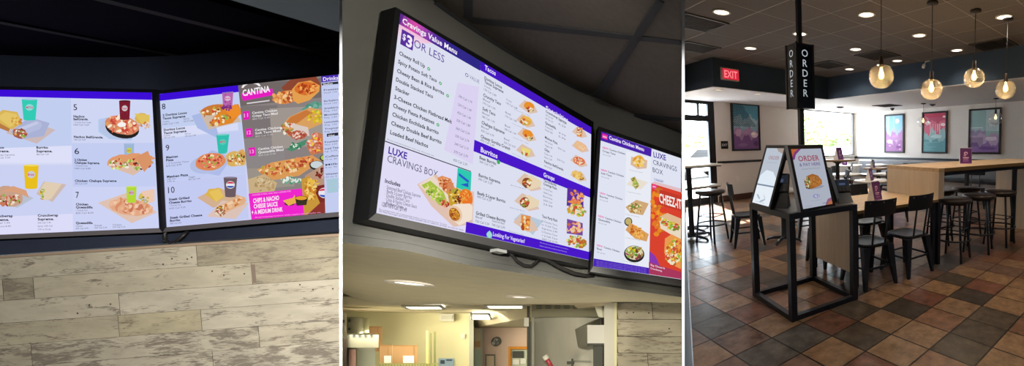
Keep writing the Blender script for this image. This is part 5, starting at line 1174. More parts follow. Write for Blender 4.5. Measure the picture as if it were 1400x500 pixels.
def minifood(kind,x,y,s,rot=.42):
    P.poly([(x-s*1.35,y-s*.1),(x-s*.5,y-s*.95),(x+s*.8,y-s*.2),(x+s*1.3,y+s*.75),(x+s*.2,y+s*.95)],'#dcc0ac')
    if kind=='taco': P.ell(x,y,s*.8,s*.62,'#e0a848',14,rot=rot,jit=.05); P.bits(x-s*.3,y+s*.15,s*.5,s*.35,18,s*.22,FILL,rot); P.ell(x+s*.2,y-s*.15,s*.6,s*.42,'#eab858',14,rot=rot,a0=PI*1.0,a1=2*PI)
    if kind=='orange': P.ell(x+s*.1,y-s*.1,s*.75,s*.55,'#e8902c',14,rot=rot,jit=.05); P.bits(x+s*.2,y+s*.35,s*.5,s*.3,16,s*.22,FILL+['#7a3020'],rot)
    if kind=='soft': P.poly([(x-s*.6,y-s*.5),(x+s*.7,y-s*.1),(x+s*.5,y+s*.6),(x-s*.5,y+s*.4)],'#e8d878'); P.bits(x-s*.2,y+s*.35,s*.55,s*.25,18,s*.2,['#8fae4a','#c8d050','#c9503a','#e8e0b0'],rot)
    if kind=='burrito': P.poly([(x-s*.7,y-s*.4),(x+s*.2,y-s*.75),(x+s*1.3,y-s*.1),(x+s*1.2,y+s*.45),(x+s*.1,y+s*.8),(x-s*.5,y+s*.4)],'#e6d4b4'); P.ell(x-s*.25,y+s*.05,s*.5,s*.55,'#8a4a28',14,jit=.06); P.bits(x-s*.25,y+s*.05,s*.4,s*.45,20,s*.2,FILL)
    if kind=='pizza': P.ell(x,y,s*.95,s*.6,'#e07a50',16,rot=rot,jit=.04); P.bits(x,y,s*.75,s*.45,26,s*.2,['#c9402c','#f0c898','#e8e0c8','#b83a2c'],rot)
    if kind=='quesa': P.ell(x,y,s*1.0,s*.62,'#e8b890',16,rot=rot,jit=.05); P.bits(x,y,s*.8,s*.45,20,s*.24,['#f0c8a0','#d89870','#e8c090'],rot)
    if kind=='grill': P.poly([(x-s*.5,y-s*.9),(x+s*.5,y-s*.75),(x+s*.35,y+s*.75),(x-s*.5,y+s*.7)],'#e0904a'); P.bits(x-s*.1,y,s*.4,s*.65,26,s*.24,['#f0b050','#c8602c','#e8e0c0','#a84820'],.1)
    if kind=='chips': P.ell(x+s*.45,y+s*.45,s*.4,s*.25,'#2c241c',12); P.ell(x+s*.45,y+s*.4,s*.32,s*.18,'#e0a030',12); P.bits(x-s*.1,y-s*.1,s*.8,s*.5,18,s*.42,['#e8c068','#d8a850','#f0d080'],rot)
minifood('orange',722,146,10);minifood('taco',718.5,165,10);minifood('orange',720,184,10);minifood('soft',718.5,206,10)
for x,y in ((722,146),(718.5,165),(720,184),(718.5,206)): P.text('Crunchy taco shown, see details',(x-19,y-2+6),(x+2,y+6+7),1.1,Kx)
P.T=TB; P.hs=.72; P.up=(0,-1)
# Burritos bar
ub0,vb0=uvC(653,193); _,vb1=uvC(653,209)
P.poly([(colT-.3,vb0),(100,vb0),(100,vb1),(colT-.3,vb1)],'#4a18c8')
tx('Burritos',(656.5,208.5),(679.5,215.5),4.0,'#ece4fb',1.2); tx('Groups',(742.5,241.5),(757.5,246.5),3.8,'#ece4fb',1.2)
items([('Bean Burrito',655,217,678,223,2.5,K,1),('Burrito Supreme.',653.8,241,684,249.5,2.5,K,1),('Beefy 5-Layer Burrito',652,265.5,690.5,276.5,2.5,K,1),('Grilled Cheese Burrito',650,293,690.5,302.5,2.5,K,1)])
P.ell(uvC(681,220.5)[0],uvC(681,221.5)[1],.8,1.3,'#3fae5a',10)
for s,x,y in (('360 Cal/ 1.99',655,222),('390 Cal/ 5.29',653.3,246),('490 Cal/ 4.29',651.5,270)): ua,va=uvC(x,y); P.text(s,(ua,va),(ua+6.4,va),1.9,Kx)
for dx,a,b in ((0,'Beef','720 Cal/ 5.39'),(15,'Seasoned Beef','740 Cal/ 5.99')): 
    ua,va=uvC(649.7+dx*1.5,297.5+dx*.35); P.text(a,(ua,va),(ua+3+dx*.2,va),1.8,Kx); P.text(b,(ua,va+2.4),(ua+6.2,va+2.4),1.9,Kx)
P.T=T0; P.hs=1; P.up=(-.08,-1)
minifood('burrito',723,249,13,.3);minifood('burrito',720,276,13,.3)
P.poly([(702,300),(712,291),(742,302),(728,321)],'#b8c8d8'); minifood('grill',718.5,305,13,.1)
for x,y,s in ((698,253.5,'Burrito Supreme'),(697,284,'Beefy 5-Layer Burrito'),(695,316,'Grilled Cheese Burrito Seasoned Beef')): P.text(s,(x,y),(x+20,y+5.5),1.3,Kx)
P.T=TB; P.hs=.72; P.up=(0,-1)
# specialties
items([('Crunchwrap Supreme.',745.5,153.5,774.5,169,2.4,K,1),('Quesadilla.',744.8,169,760,176,2.4,K,1),('Mexican Pizza.',744.5,189,762,197,2.4,K,1),('Chips.',743.8,205.5,751,209,2.4,K,1),('Nachos BellGrande.',743.5,222,770,236,2.4,K,1)])
for s,x,y,dx in (('530 Cal/ 5.99',745.3,158,0),('540 Cal/ 6.29',745,162.5,0),('Cheese 470',744.6,173.5,0),('Steak 520',744.5,178,0),('4.79',763,182,0),('5.99',763,187,0),('540 Cal/ 5.49',744.3,194,0),('Veggie 5.49',744,199,0),('Cheese 1.99',743.6,210.5,0),('Guac 2.79',743.5,215.5,0),('740 Cal/ 5.69',743.2,227.5,0),('570 Cal',763,165,0),('6.29',763,170,0),('450 Cal',762,203,0),('230 Cal',761,218.5,0)):
    ua,va=uvC(x,y); P.text(s,(ua,va),(ua+4.8,va),1.7,Kx)
items([('Taco & Burrito',742.5,248,760,254,2.3,K,1),('Cravings Pack.',742.3,252.5,761,259,2.3,K,1),('Taco Party Pack',740.5,297,761.5,303.5,2.4,K,1)])
for i,s in enumerate(('4 Crunchy Tacos','4 Beefy 5-Layer','Burritos','2630 Cal/','23.99')): ua,va=uvC(742,258.5+i*5.3); P.text(s,(ua,va),(ua+5.6,va),1.7,Kx)
for i,s in enumerate(('12 Crunchy Tacos','or 12 Soft Tacos','Supreme 2.99','12 Doritos Tacos','+ 6 Soft Taco','2000 Cal/ 25.99')): ua,va=uvC(740,303+i*4.9); P.text(s,(ua,va),(ua+9.5,va),1.7,Kx)
P.T=T0; P.hs=1; P.up=(-.05,-1)
minifood('grill',792,181,8,.2);minifood('quesa',793,200,9,.5);minifood('pizza',791,220,9,.3);minifood('chips',790.5,240,8.5)
P.poly([(775,256),(797,263),(797,285),(774,281)],'#5a2f9c'); P.bits(786,270,10,9,40,3.6,['#7a3fae','#e07a50','#f0b080','#5a2f9c','#e8904a'],.3); P.bits(788,287,12,8,60,3,['#8fae4a','#e0c040','#c9503a','#e8d8a0','#d88030'],.3); P.poly([(774,285),(778,283),(780,290),(776,292)],'#d0a030')
P.poly([(774.5,299),(796,305),(796,322),(774,319)],'#7a4a9c'); P.bits(785,312,10,8,40,3.2,['#7a3fae','#f0a878','#e8c8a0','#c86a40'],.2); P.bits(787,330,13,8,70,3,['#8fae4a','#e0b040','#c9503a','#e8d8a0','#b87028'],.25)
P.T=TB; P.hs=.72; P.up=(0,-1)
_,vf0=uvC(700,318.5); 
P.poly([(colT-1.2,vf0),(100,vf0),(100,100),(colT-1.2,100)],'#4a18c8')
ua,va=uvC(667,320.5); P.ell(ua+.4,va+.2,1.3,2.1,'#6fb8c8',14); P.poly([(ua+.4,va-2.4),(ua+1.8,va),(ua+.4,va+2.4),(ua-1,va)],'#9fd8d0')
tx('Looking For Vegetarian?',(673,322),(716.5,332.5),3.2,'#e6dcfa',1); ua,va=uvC(674,327.5); P.text('Ask about our certified vegetarian options',(ua,va),(ua+15,va),1.0,'#b8a8e8')
ua,va=uvC(737,332); P.text('2,000 calories a day is used for general nutrition advice, but calorie needs vary.',(ua,va),(ua+18,va),1.0,'#b8a8e8'); P.text('Additional nutrition information available upon request. Prices may vary.',(ua,va+2),(ua+17,va+2),1.0,'#b8a8e8')
P.mb.build('display',t)
# ---- second screen
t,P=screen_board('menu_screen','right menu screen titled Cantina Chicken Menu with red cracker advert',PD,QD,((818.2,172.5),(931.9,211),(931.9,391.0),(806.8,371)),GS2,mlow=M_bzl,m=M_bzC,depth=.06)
P.poly(QD,'#dfe3f2'); P.up=(-.06,-1); T0=P.T
P.poly([(822,179.5),(891,203),(890.2,214.2),(821.2,192)],'#4a22a8'); P.poly([(823.5,182),(831,184.6),(830.5,191.3),(823,188.6)],'#e02a9c'); P.text('NEW',(824.3,187.3),(829.8,189.2),2.2,'#fbe8f4',1)
P.text('Cantina Chicken Menu',(833,190.2),(880.5,206.7),4.9,'#efe8fb',1.3)
P.poly([(856,206),(890,216),(887.2,374),(853,369)],'#e8ebf4')
for i,(y,s) in enumerate(((202.5,'Crispy Taco'),(233,'Soft Taco'),(264.5,'Burrito'),(296,'Quesadilla'),(336,'Bowl'))):
    x=823.8-i*1.9; P.text('NEW!',(x,y),(x+8,y+2.4),2.5,'#e8409c',1); P.text('Cantina Chicken',(x+9.5,y+2.8),(x+31,y+9),2.5,'#44444f',.8); P.text(s,(x,y+4.6),(x+2.6*len(s)*.62,y+4.6+2.6*len(s)*.62*.28),2.6,'#44444f',.8); P.text('370 Cal/ 4.99',(x,y+9),(x+11,y+12),1.7,'#77778a')
for i,(x,y) in enumerate(((874,221.5),(871,251),(869,282),(870,314),(867,346))):
    if i==0: P.poly([(863,214),(885,219),(884,230),(872,231),(862,225)],'#d9b8a0'); P.ell(873,220,8.5,8,'#e8b04a',16,jit=.05); P.bits(873,221,7,6.5,36,2.4,['#f0c860','#d89030','#e8d8a0','#f0e0b0'])
    if i==1: P.poly([(856,252),(866,243),(886,249),(876,259)],'#e8ded0'); P.poly([(862,244),(868,241),(874,254),(869,259)],'#b8a858'); P.bits(868,250,3.5,7.5,30,2,['#8fae4a','#6a4a28','#e8d8a0','#c0c060'],-.4)
    if i==2: P.poly([(855,283),(870,273),(887,278),(879,294),(862,291)],'#d0a878'); P.bits(868,284,10,6,44,2.4,['#8a6a3a','#e8d8a0','#b08848','#6a8a3a','#d8a860'],.25)
    if i==3: P.ell(859,303,5.5,6,'#2c2a26',14); P.ell(859,302.6,4.3,4.6,'#c0b070',12); P.poly([(855,314),(862,304),(887,320),(884,330),(868,326)],'#d8a060'); P.bits(871,317,11,6,56,2.6,['#e09038','#c86a28','#f0b860','#b85820'],.5)
    if i==4: P.ell(867,347,14,11.5,'#2a2a2c',22,rot=.15); P.ell(867,345.5,12.2,9.4,'#d8d0a8',20,rot=.15); P.bits(867,345.5,11,8.2,70,3,['#8fae4a','#d8c030','#a03858','#6a4a28','#e8e0c0','#5a8a3a','#b08a4a'],.1)
    P.text('Crispy taco shown',(x-14,y+11),(x+5,y+15),1.1,'#77778a')
P.poly([(811.8,353),(887.3,366),(887.3,374.7),(811,363.5)],'#4a22b8')
for q in range(4): P.text('2,000 calories a day is used for general nutrition advice, but calorie needs vary. Tax extra.',(815,356.8+q*2),(884,367.6+q*2),.9,'#a898e0')
P.text('LUXE',(893.5,214.5),(910.5,219.3),7.2,'#4a35a0',1.2); P.text('CRAVINGS',(893,224.5),(925.5,234.5),6.6,'#4a4a70',0); P.text('BOX',(892.5,235),(906.5,239.2),6.6,'#4a4a70',0)
P.poly([(894,243),(907.5,246.5),(907.3,250),(893.8,246.5)],'#c8cce4'); P.text('VALUE',(897,247),(906,249.3),2,'#6a6a9c',.5)
P.poly([(890.5,250.6),(931.8,262.8),(931.8,381.4),(887,374.5)],'#d8432f'); P.poly([(895,247.8),(931.8,258),(931.8,263),(890.5,250.6)],'#e0bfc4')
P.bits(900,288,9,34,60,4.2,['#e88a28','#f0a038','#c8702c','#e0782a','#e8401f']); 
P.ell(894.5,255,3.3,3.6,'#e8408c',12); P.text('NEW',(892.3,255.6),(896.6,256.7),1.9,'#fbe8f4',1)
P.poly([(902,259),(931.8,268),(931.8,289),(900,279.5)],'#c23a2a'); P.text('CHEEZ-IT',(902.3,276.6),(942.4,287.2),13,'#f4ece4',1.5) if False else None
P.text('CHEEZ-IT',(901.5,276.5),(931.8,285.6),12.5,'#f4ece8',1.4)
P.poly([(901,300),(912,292),(931.8,300),(931.8,330),(920,322),(903,312)],'#e8d8c0'); P.bits(917,304,15,8,90,3.0,['#8fb43c','#d8c848','#c9503a','#e8e0c0','#e88a28','#6f8a30'],.5); P.poly([(902,296),(934,309),(934,300),(912,291)],'#e0b890')
P.poly([(909,326),(918,320),(931.8,327),(931.8,368),(915,360),(908,345)],'#e89a50'); P.bits(922,345,11,18,150,3.0,['#8fb43c','#e8c040','#c9503a','#e8e0c0','#e88a28','#b85820'],.1)
P.poly([(887.8,343),(896,350),(904,368),(906,377),(887,374.4)],'#8a3aae'); P.poly([(887,358),(911,366),(931.8,372),(931.8,381.4),(887,374.5)],'#a8385c')
P.text('Big Cheez-It',(889.5,363),(909,368),2.6,'#f0d8ec',.8); P.text('Crunchwrap',(889.3,367.5),(905,371.5),2.6,'#f0d8ec',.8)
P.mb.build('display',t)
# cables and brackets under the boards
def hang(name,label,pl,pts,r=.006,off=-.05,cat='cable'):
    o_=pl.hit(*pts[0],off); t=thing(name,label,cat,o_); m=MB(); m.tube([pl.hit(x,y,off)-o_ for x,y in pts],r,M_cord,8); m.build('cord',t)
hang('black_cable','black cable sagging under the large menu screen',PC,[(690,340),(700,348),(706,356),(716,362),(726,363),(733,358),(738,352)])
hang('black_cable','black cable running from the large menu screen to its right neighbour',PC,[(738,349),(752,357),(768,366),(785,373),(800,376),(812,376)],.008,-.02)
# wall plug tag on the left side of the board
o_=PC.hit(504,272,-.03); t=thing('side_tag','small white tag at the left lower edge of large menu screen','tag',o_); m=MB(); a=[PC.hit(x,y,-.03)-o_ for x,y in ((503.5,266),(506.5,267),(505.5,279),(502.5,278))]; m.prism(a,PC.n*-.01,mat('tag_white','#c9c9c4',.5)); m.build('plate',t)
o_=PC.hit(686,342,.0); t=thing('wall_box','small grey connector box under the large menu screen','box',o_); m=MB(); a=[PC.hit(x,y,.0)-o_ for x,y in ((680,338),(693,341),(693,346),(680,343))]; m.prism(a,PC.n*-.04,mat('box_grey','#8d8d88',.5)); m.build('housing',t)
# ---- fascia of place 2
M_fas2=mat('fascia_olive_grey','#4a4944',.85,spec=.15,noise=.04,nscale=20); M_und=mat('soffit_underside','#e2d6b2',.7,noise=.05,nscale=10)
def d2(x,y,off):
    w=1/(1+math.exp(-(x-815)/18)); return lerp(PC.depth(x,y,-off),PD.depth(x,y,-off),w)
top2=curve([(466.8,-110),(520,-60),(590,0),(640,35),(700,73),(760,106),(815,133.5),(880,161),(931.9,182.5)],50)
bot2=curve([(466.8,331),(500,335.5),(560,343.5),(640,362),(700,371.5),(760,381),(830,392),(890,400.5),(931.9,406)],50)
mb=MB(); g=[]
for (x,y),(xb_,yb) in zip(top2,bot2):
    if y<-150: y=-150
    a=at(x,y,d2(x,max(y,0),.09)); b=at(xb_,yb,d2(xb_,yb,.09)); g.append([a.lerp(b,k/4) for k in range(5)])
mb.add([p for r in g for p in r],[[i*5+k,(i+1)*5+k,(i+1)*5+k+1,i*5+k+1] for i in range(50) for k in range(4)],M_fas2,True)
# continue to the left of the frame behind the partition
struct(mb,'wall_fascia_right')
# underside: from the fascia's lower edge back to the kitchen
DB=3.3
far=[(420,392),(468,400.6),(518,416),(600,416),(700,416),(800,413.5),(830,412),(931.9,413.5)]
farc=curve([(466.8,400),(480,405.5),(500,411),(530,416),(600,416),(700,416),(800,413.5),(860,412.5),(931.9,414)],50)
M_rim=mat('soffit_rim_dark','#57564c',.8)
mb=MB(); rows=[]
for i,((x,y),(xf,yf)) in enumerate(zip(bot2,farc)):
    a=g[i][4]; dd=(a-CAM).dot(-RB); df=max(DB,dd+.35); b=at(xf,yf,df); rows.append([a.lerp(b,k/3) for k in range(4)])
mb.add([p for r in rows for p in r],[[i*4+k,(i+1)*4+k,(i+1)*4+k+1,i*4+k+1] for i in range(50) for k in range(3)],M_und,True)
mb.add([q for r in rows for q in (r[0]+RU*.03,r[3]+RU*.03)],[[2*i,2*i+2,2*i+3,2*i+1] for i in range(50)],M_rim)
struct(mb,'soffit_ceiling')
# dark ceiling above
M_c2=mat('ceiling_black_panel','#4b453f',.9,spec=.1,noise=.08,nscale=40); M_c2g=mat('ceiling_black_gap','#121214',.9)
P1,P2,P3=[at(x,y,d2(x,max(y,0),.09)) for x,y in ((590,0),(740,95),(931.9,182.5))]
nC=(P2-P1).cross(P3-P1).normalized(); cC=(P1-CAM).dot(nC)
def onc(x,y): r=dirw(x,y); return CAM+r*(cC/r.dot(nC))
mb=MB(); rows=[]
for i,(x,y) in enumerate(top2):
    if y<-2: continue
    a=g[i][0]; k=(x-590)/(931.9-590)
    ex,ey=600+k*(931.9-600)+0, -60
    if x<600: ex=x+12
    b=onc(min(ex,931.9),ey); q=onc(x,y); rows.append([a-(-RB)*(-.02),a.lerp(b,.35) if False else onc(lerp(x,min(ex,931.9),.3),lerp(y,ey,.3)),onc(lerp(x,min(ex,931.9),.65),lerp(y,ey,.65)),b])
n_=len(rows)
mb.add([p for r in rows for p in r],[[i*4+k,(i+1)*4+k,(i+1)*4+k+1,i*4+k+1] for i in range(n_-1) for k in range(3)],M_c2)
dn_=nC if nC.dot(CAM-P1)>0 else -nC
def seam(a,b,w0,w1):
    p0=onc(*a)+dn_*.006; p1=onc(*b)+dn_*.006; s=(p1-p0).normalized().cross(dn_); mb.prism([p0-s*w0,p1-s*w1,p1+s*w1,p0+s*w0],dn_*-.02,M_c2g)
seam((640,26),(931.9,57.5),.022,.014); seam((817,133),(904,0),.022,.012); seam((641,26),(640,-10),.014,.014); seam((870,160),(931.9,163),.02,.012)
for i in range(n_-1):
    pass
mb.tube([r[0]+dn_*.006 for r in rows],.014,M_c2g,6)
struct(mb,'ceiling_right')
# under-soffit recessed lights
def spotdisc(px,py,d,rx,label,e):
    p=at(px,py,d); t=thing('recessed_light',label,'ceiling light',p,0,'recessed lights in the kitchen soffit')
    i=min(range(51),key=lambda k:abs(bot2[k][0]-px)); nn=(rows2[i][1]-rows2[i][0]).cross(rows2[i+1][0]-rows2[i][0]).normalized()
    if nn.dot(CAM-p)<0: nn=-nn
    rot=nn.to_track_quat('Z','Y').to_matrix().to_4x4(); R=rx/FPX*d
    m=MB(); m.lathe([(R,.0),(R*.98,.008),(R*.72,.010),(R*.66,.002)],mat('light_trim2','#e6ddcc',.4),32,T=rot); m.build('trim_ring',t)
    m=MB(); m.lathe([(.0001,.003),(R*.68,.003)],emi('#fff0dc',e),32,T=rot); m.build('lens',t)
    return p,nn
rows2=[]
for i,((x,y),(xf,yf)) in enumerate(zip(bot2,farc)):
    a=g[i][4]; dd=(a-CAM).dot(-RB); rows2.append([a,at(xf,yf,max(DB,dd+.35))])
def und_hit(px,py):
    best=None
    for i in range(50):
        a,b=rows2[i]; c,d=rows2[i+1]
        n=(b-a).cross(c-a).normalized(); r=dirw(px,py); t_=(a-CAM).dot(n)/r.dot(n)
        if bot2[i][0]<=px<=bot2[i+1][0]: best=t_
    return best
for px,py,rx,l,e in ((561,386.2,24.5,'large recessed soffit light at left, below the large menu screen',5),(711,405,16,'smaller recessed soffit light in the middle, above the kitchen opening',4)):
    spotdisc(px,py,und_hit(px,py)-.004,rx,l,e)
# ---- kitchen, built square to the opening
def P3d(x,y,d): return at(x,y,d)
def boxpx(mb,x0,y0,x1,y1,d,th,m):
    a=[at(x0,y0,d),at(x1,y0,d),at(x1,y1,d),at(x0,y1,d)]; r_=dirw((x0+x1)/2,(y0+min(y1,500))/2); b=[p+r_*th for p in a]; mb.hexa(b,a,m)
D1,D2=3.35,6.6
M_kw=mat('kitchen_wall','#d3cb9c',.6); M_kc=mat('kitchen_ceiling','#cfc09c',.8); M_kw2=mat('kitchen_wall_pink','#d5b9a0',.7)
M_ss=mat('stainless','#b5b2a4',.35,metal=.35,noise=.06,nscale=3,stretch=(1,1,14)); M_ssd=mat('stainless_dull','#a8a594',.4,metal=.3)
mb=MB(); boxpx(mb,467,423,646,640,D2,.1,M_kw); struct(mb,'wall_kitchen')
mb=MB(); boxpx(mb,646,423,735,640,D2+.7,.1,M_kw2); struct(mb,'wall_kitchen_rear')
mb=MB(); # ceiling
a=[at(400,404,3.2),at(835,412,3.2),at(835,447,D2+.9),at(400,424.5,D2+.05)]
a=[at(467.5,405,3.28),at(836,413,3.28),at(760,448,D2+.8),at(646,448,D2+.8),at(646,428,D2+.0),at(467.5,426,D2+.0)]
tri=[(0,1,4),(0,4,5),(1,2,3),(1,3,4)]
mb.add(a+[p+RU*.05 for p in a],[list(t_) for t_ in tri]+[[i+6 for i in t_][::-1] for t_ in tri],M_kc); struct(mb,'ceiling_kitchen')
# lights in the kitchen ceiling
kc_n=(a[1]-a[0]).cross(a[5]-a[0]).normalized()
def kl(label,pts,d0,e=3.0,power=0):
    q=[at(x,y,d0[i]) for i,(x,y) in enumerate(pts)]; o_=sum(q,Vector())/4; t=thing('ceiling_panel_light',label,'ceiling light',o_,0,'bright panel lights in the kitchen ceiling')
    n=(q[1]-q[0]).cross(q[3]-q[0]).normalized(); 
    if n.dot(CAM-o_)<0: n=-n
    m=MB(); m.prism([p-o_+n*.01 for p in q],n*-.03,emi('#fffbe8',e)); m.build('diffuser',t)
    m=MB()
    for k in range(4):
        u,v=q[k]-o_,q[(k+1)%4]-o_; m.tube([u+n*.008,v+n*.008],.012,mat('light_frame','#c9c4b0',.5),6)
    m.build('frame',t)
    if power:
        l=bpy.data.lights.new('kitchen_lamp','AREA'); l.energy=power; l.size=.9; l.color=(1,.96,.80); o=bpy.data.objects.new('kitchen_lamp',l); C.objects.link(o); o.location=o_+n*.12; o.rotation_euler=n.to_track_quat('Z','Y').to_euler() if False else (-n).to_track_quat('Z','Y').to_euler()
    return o_
kl('long bright ceiling panel at left of the kitchen opening',[(551,416.6),(602,416.6),(608,421),(560,421)],[3.9,3.9,4.4,4.4])
kl('long bright ceiling panel in the middle of the kitchen opening',[(664,415.5),(716,415.5),(716,420),(668,420)],[3.9,3.9,4.4,4.4])
kl('shorter bright ceiling panel lower down beside the wall column',[(645,428),(669,428),(672,435.5),(645,435.5)],[5.2,5.2,6.0,6.0])
for (px,py,dd,pw) in ((530,440,5.5,45),(605,438,5.3,62),(700,450,6.3,20)):
    l=bpy.data.lights.new('kitchen_lamp','AREA'); l.energy=pw; l.size=1.2; l.color=(1,.96,.80); o=bpy.data.objects.new('kitchen_lamp',l); C.objects.link(o); o.location=at(px,py,dd); o.rotation_euler=(RU).to_track_quat('Z','Y').to_euler()
def kobj(name,label,cat,px,py,d,group=None):
    p=at(px,py,d); return thing(name,label,cat,p,0,group),p
def kpart(parent,p,name,rects,m,d,th=.05):
    mb=MB()
    for r in rects:
        x0,y0,x1,y1=r[:4]; dd=r[4] if len(r)>4 else d; t_=r[5] if len(r)>5 else th
        boxpx(mb,x0,y0,x1,y1,dd,t_,m)
    mb.v=[v-p for v in mb.v]; return mb.build(name,parent)
M_card=mat('cardboard','#a57e52',.8,noise=.05); M_cardl=mat('box_label','#dcd6c8',.7); M_grn=mat('shelf_green','#8a8a4a',.5); M_ppl=mat('panel_offwhite','#ccc7b4',.5); M_dk=mat('equipment_dark','#4a4a42',.5)
# column between kitchen rooms
t,p=kobj('wall_column','shiny metal corner column at the end of the yellow kitchen wall','column',645,500,D2-.2); kpart(t,p,'post',[(641.5,428,647.5,640)],M_ssd,D2-.2,.12); kpart(t,p,'cap',[(640.5,428,649,431)],M_ppl,D2-.22,.1)
t,p=kobj('tall_cabinet','glass fronted cabinet behind the metal column','cabinet',654,500,D2+.35); kpart(t,p,'body',[(648,449,660,640)],mat('cab_beige','#b4a684',.6),D2+.35,.2); kpart(t,p,'door_frame',[(657.5,448,660.5,640)],M_ssd,D2+.33,.04); kpart(t,p,'shelf_goods',[(649.5,466,656.5,474)],M_card,D2+.33,.03); kpart(t,p,'pane',[(649,478,657,560)],mat('cab_glass','#9fae98',.2),D2+.34,.01)
t,p=kobj('wall_box','white emergency light box on the yellow kitchen wall','box',608,433,D2); kpart(t,p,'housing',[(601,429,620.5,438.5)],M_ppl,D2-.1,.1); kpart(t,p,'lens',[(603,431,618.5,436.5)],mat('lens_grey','#b5b09a',.4),D2-.115,.02)
t,p=kobj('thermostat','small beige thermostat on the yellow kitchen wall beside the column','thermostat',633,459,D2); kpart(t,p,'plate',[(630,456,636,462.5)],M_ppl,D2-.03,.03); kpart(t,p,'dial',[(631.5,457.5,634.5,460)],M_cardl,D2-.045,.02)
# wall clock
t,p=kobj('wall_clock','round white wall clock on the pinkish rear kitchen wall','clock',677.5,467,D2+.66)
rot=(RB).to_track_quat('Z','Y').to_matrix().to_4x4(); R=6.2/FPX*(D2+.66)
m=MB(); m.lathe([(R,-.03),(R,.0),(R*.88,.012),(R*.86,0)],mat('clock_rim','#55584e',.4),28,T=rot); m.build('rim',t)
m=MB(); m.lathe([(.0001,.002),(R*.87,.002)],mat('clock_face','#e9e2d2',.5),28,T=rot); m.build('face',t)
m=MB(); 
for a_,l_ in ((.3,.6),(2.0,.42)): m.box(-.004,0,.004,.004,R*l_,.007,M_cord,T=rot@Matrix.Rotation(-a_,4,'Z'))
m.build('hands',t)
t,p=kobj('wall_notice','framed notice on the rear kitchen wall below the clock','notice',670,492,D2+.65); kpart(t,p,'frame',[(663.5,484,677,486),(663.5,519,677,521),(663.5,486,665,519),(675.5,486,677,519)],mat('notice_frame','#6a6a58',.5),D2+.65,.02); kpart(t,p,'sheet',[(664.5,485.5,676,520)],mat('notice_paper','#cdb898',.7),D2+.66,.01)
t,p=kobj('orange_door_frame','orange framed hatch at the right end of rear kitchen wall','hatch',708,490,D2+.6); kpart(t,p,'frame',[(695,473.5,722,477),(695,477,698.5,640)],mat('orange_trim','#c98228',.5),D2+.6,.06); kpart(t,p,'window',[(699,478,722,640)],mat('hatch_pane','#b9bda4',.3),D2+.64,.02); kpart(t,p,'monitor',[(700.5,479.5,716,489)],M_dk,D2+.62,.02); kpart(t,p,'paper_sheets',[(701,491,710,498),(712,490,719,497)],M_cardl,D2+.62,.01)
t,p=kobj('ceiling_sensor','small white ceiling sensor over the rear kitchen','sensor',695,441,D2+.2); kpart(t,p,'plate',[(690,437,699,439)],M_ppl,D2+.2,.1); kpart(t,p,'body',[(691.5,439,697.5,445)],M_dk,D2+.2,.08)
# boxes on shelf, equipment on the left
GB='cardboard boxes on the kitchen shelf'
for x0,y0,x1,y1,d,l,lab in ((502,446,522.5,480,D2-.35,'cardboard box standing behind the steel cases, tallest of three',None),(519,471,536.2,496,D2-.6,'cardboard box in the middle of the shelf with a small white label',(525,486,535,496)),(536.5,471.5,571.5,496.5,D2-.6,'wide cardboard box on the wire shelf with white label',(551,486,566,496))):
    t,p=kobj('cardboard_box',l,'box',(x0+x1)/2,y1,d,GB); kpart(t,p,'carton',[(x0,y0+1,x1,y1)],M_card,d,.10); kpart(t,p,'flap',[(x0+.4,y0,x1-.4,y0+1.4),(x1-6,y0+1.4,x1-5.6,y1)],mat('carton_edge','#8f6636',.8),d-.005,.08)
    if lab: kpart(t,p,'label',[lab],M_cardl,d-.008,.006)
t,p=kobj('wire_shelf','green wire shelf carrying the cardboard boxes','shelf',545,500,D2-.65); kpart(t,p,'edge_rails',[(517,496.6,600,498),(517,499.6,600,500.6)],M_grn,D2-.65,.02); kpart(t,p,'slats',[(519+i*4,497.8,520+i*4,499.8) for i in range(20)],M_grn,D2-.64,.02); kpart(t,p,'upright',[(582.6,452,585.6,600)],mat('shelf_yellow','#c9c070',.5),D2-.62,.03); kpart(t,p,'upright',[(593,453,596,600)],mat('shelf_dark','#6a6a3c',.5),D2-.6,.03); kpart(t,p,'rear_upright',[(588.5,455,590,600)],M_grn,D2-.3,.03)
t,p=kobj('steel_case','steel equipment case stacked on the counter cabinet at far left','case',488,455,4.9); kpart(t,p,'case_body',[(474,433,496.5,455.5)],M_ssd,4.9,.35); kpart(t,p,'side_flange',[(496.5,434,504.5,455)],mat('case_edge','#b8b59c',.4,metal=.4),4.95,.3); kpart(t,p,'latch',[(476,436,479,440),(476,448,479,451)],M_dk,4.885,.02); 
t,p=kobj('steel_case','cream equipment case cut by the left edge of the kitchen view','case',470,455,4.8); kpart(t,p,'case_body',[(468.5,427.5,474,453)],M_ppl,4.8,.3); kpart(t,p,'latch',[(469,437,471,441)],M_dk,4.79,.02)
t,p=kobj('warming_cabinet','tall steel and glass cabinet with row of knobs at lower left','cabinet',492,500,4.8); kpart(t,p,'body',[(473,475,513,640)],mat('cab_steel','#9a9a86',.35,metal=.5),4.85,.4); kpart(t,p,'top_panel',[(470,456,517.5,475)],mat('cab_panel','#bdb9a0',.4,metal=.3),4.8,.45); kpart(t,p,'knobs',[(474+i*8,457.5,477+i*8,461) for i in range(5)],M_dk,4.785,.02); kpart(t,p,'side_post',[(469,462,474,640)],mat('cab_post','#5a4a3c',.5),4.78,.1); kpart(t,p,'pink_panel',[(477,477,486.5,640)],mat('pink_panel','#c9a090',.5),4.84,.02)
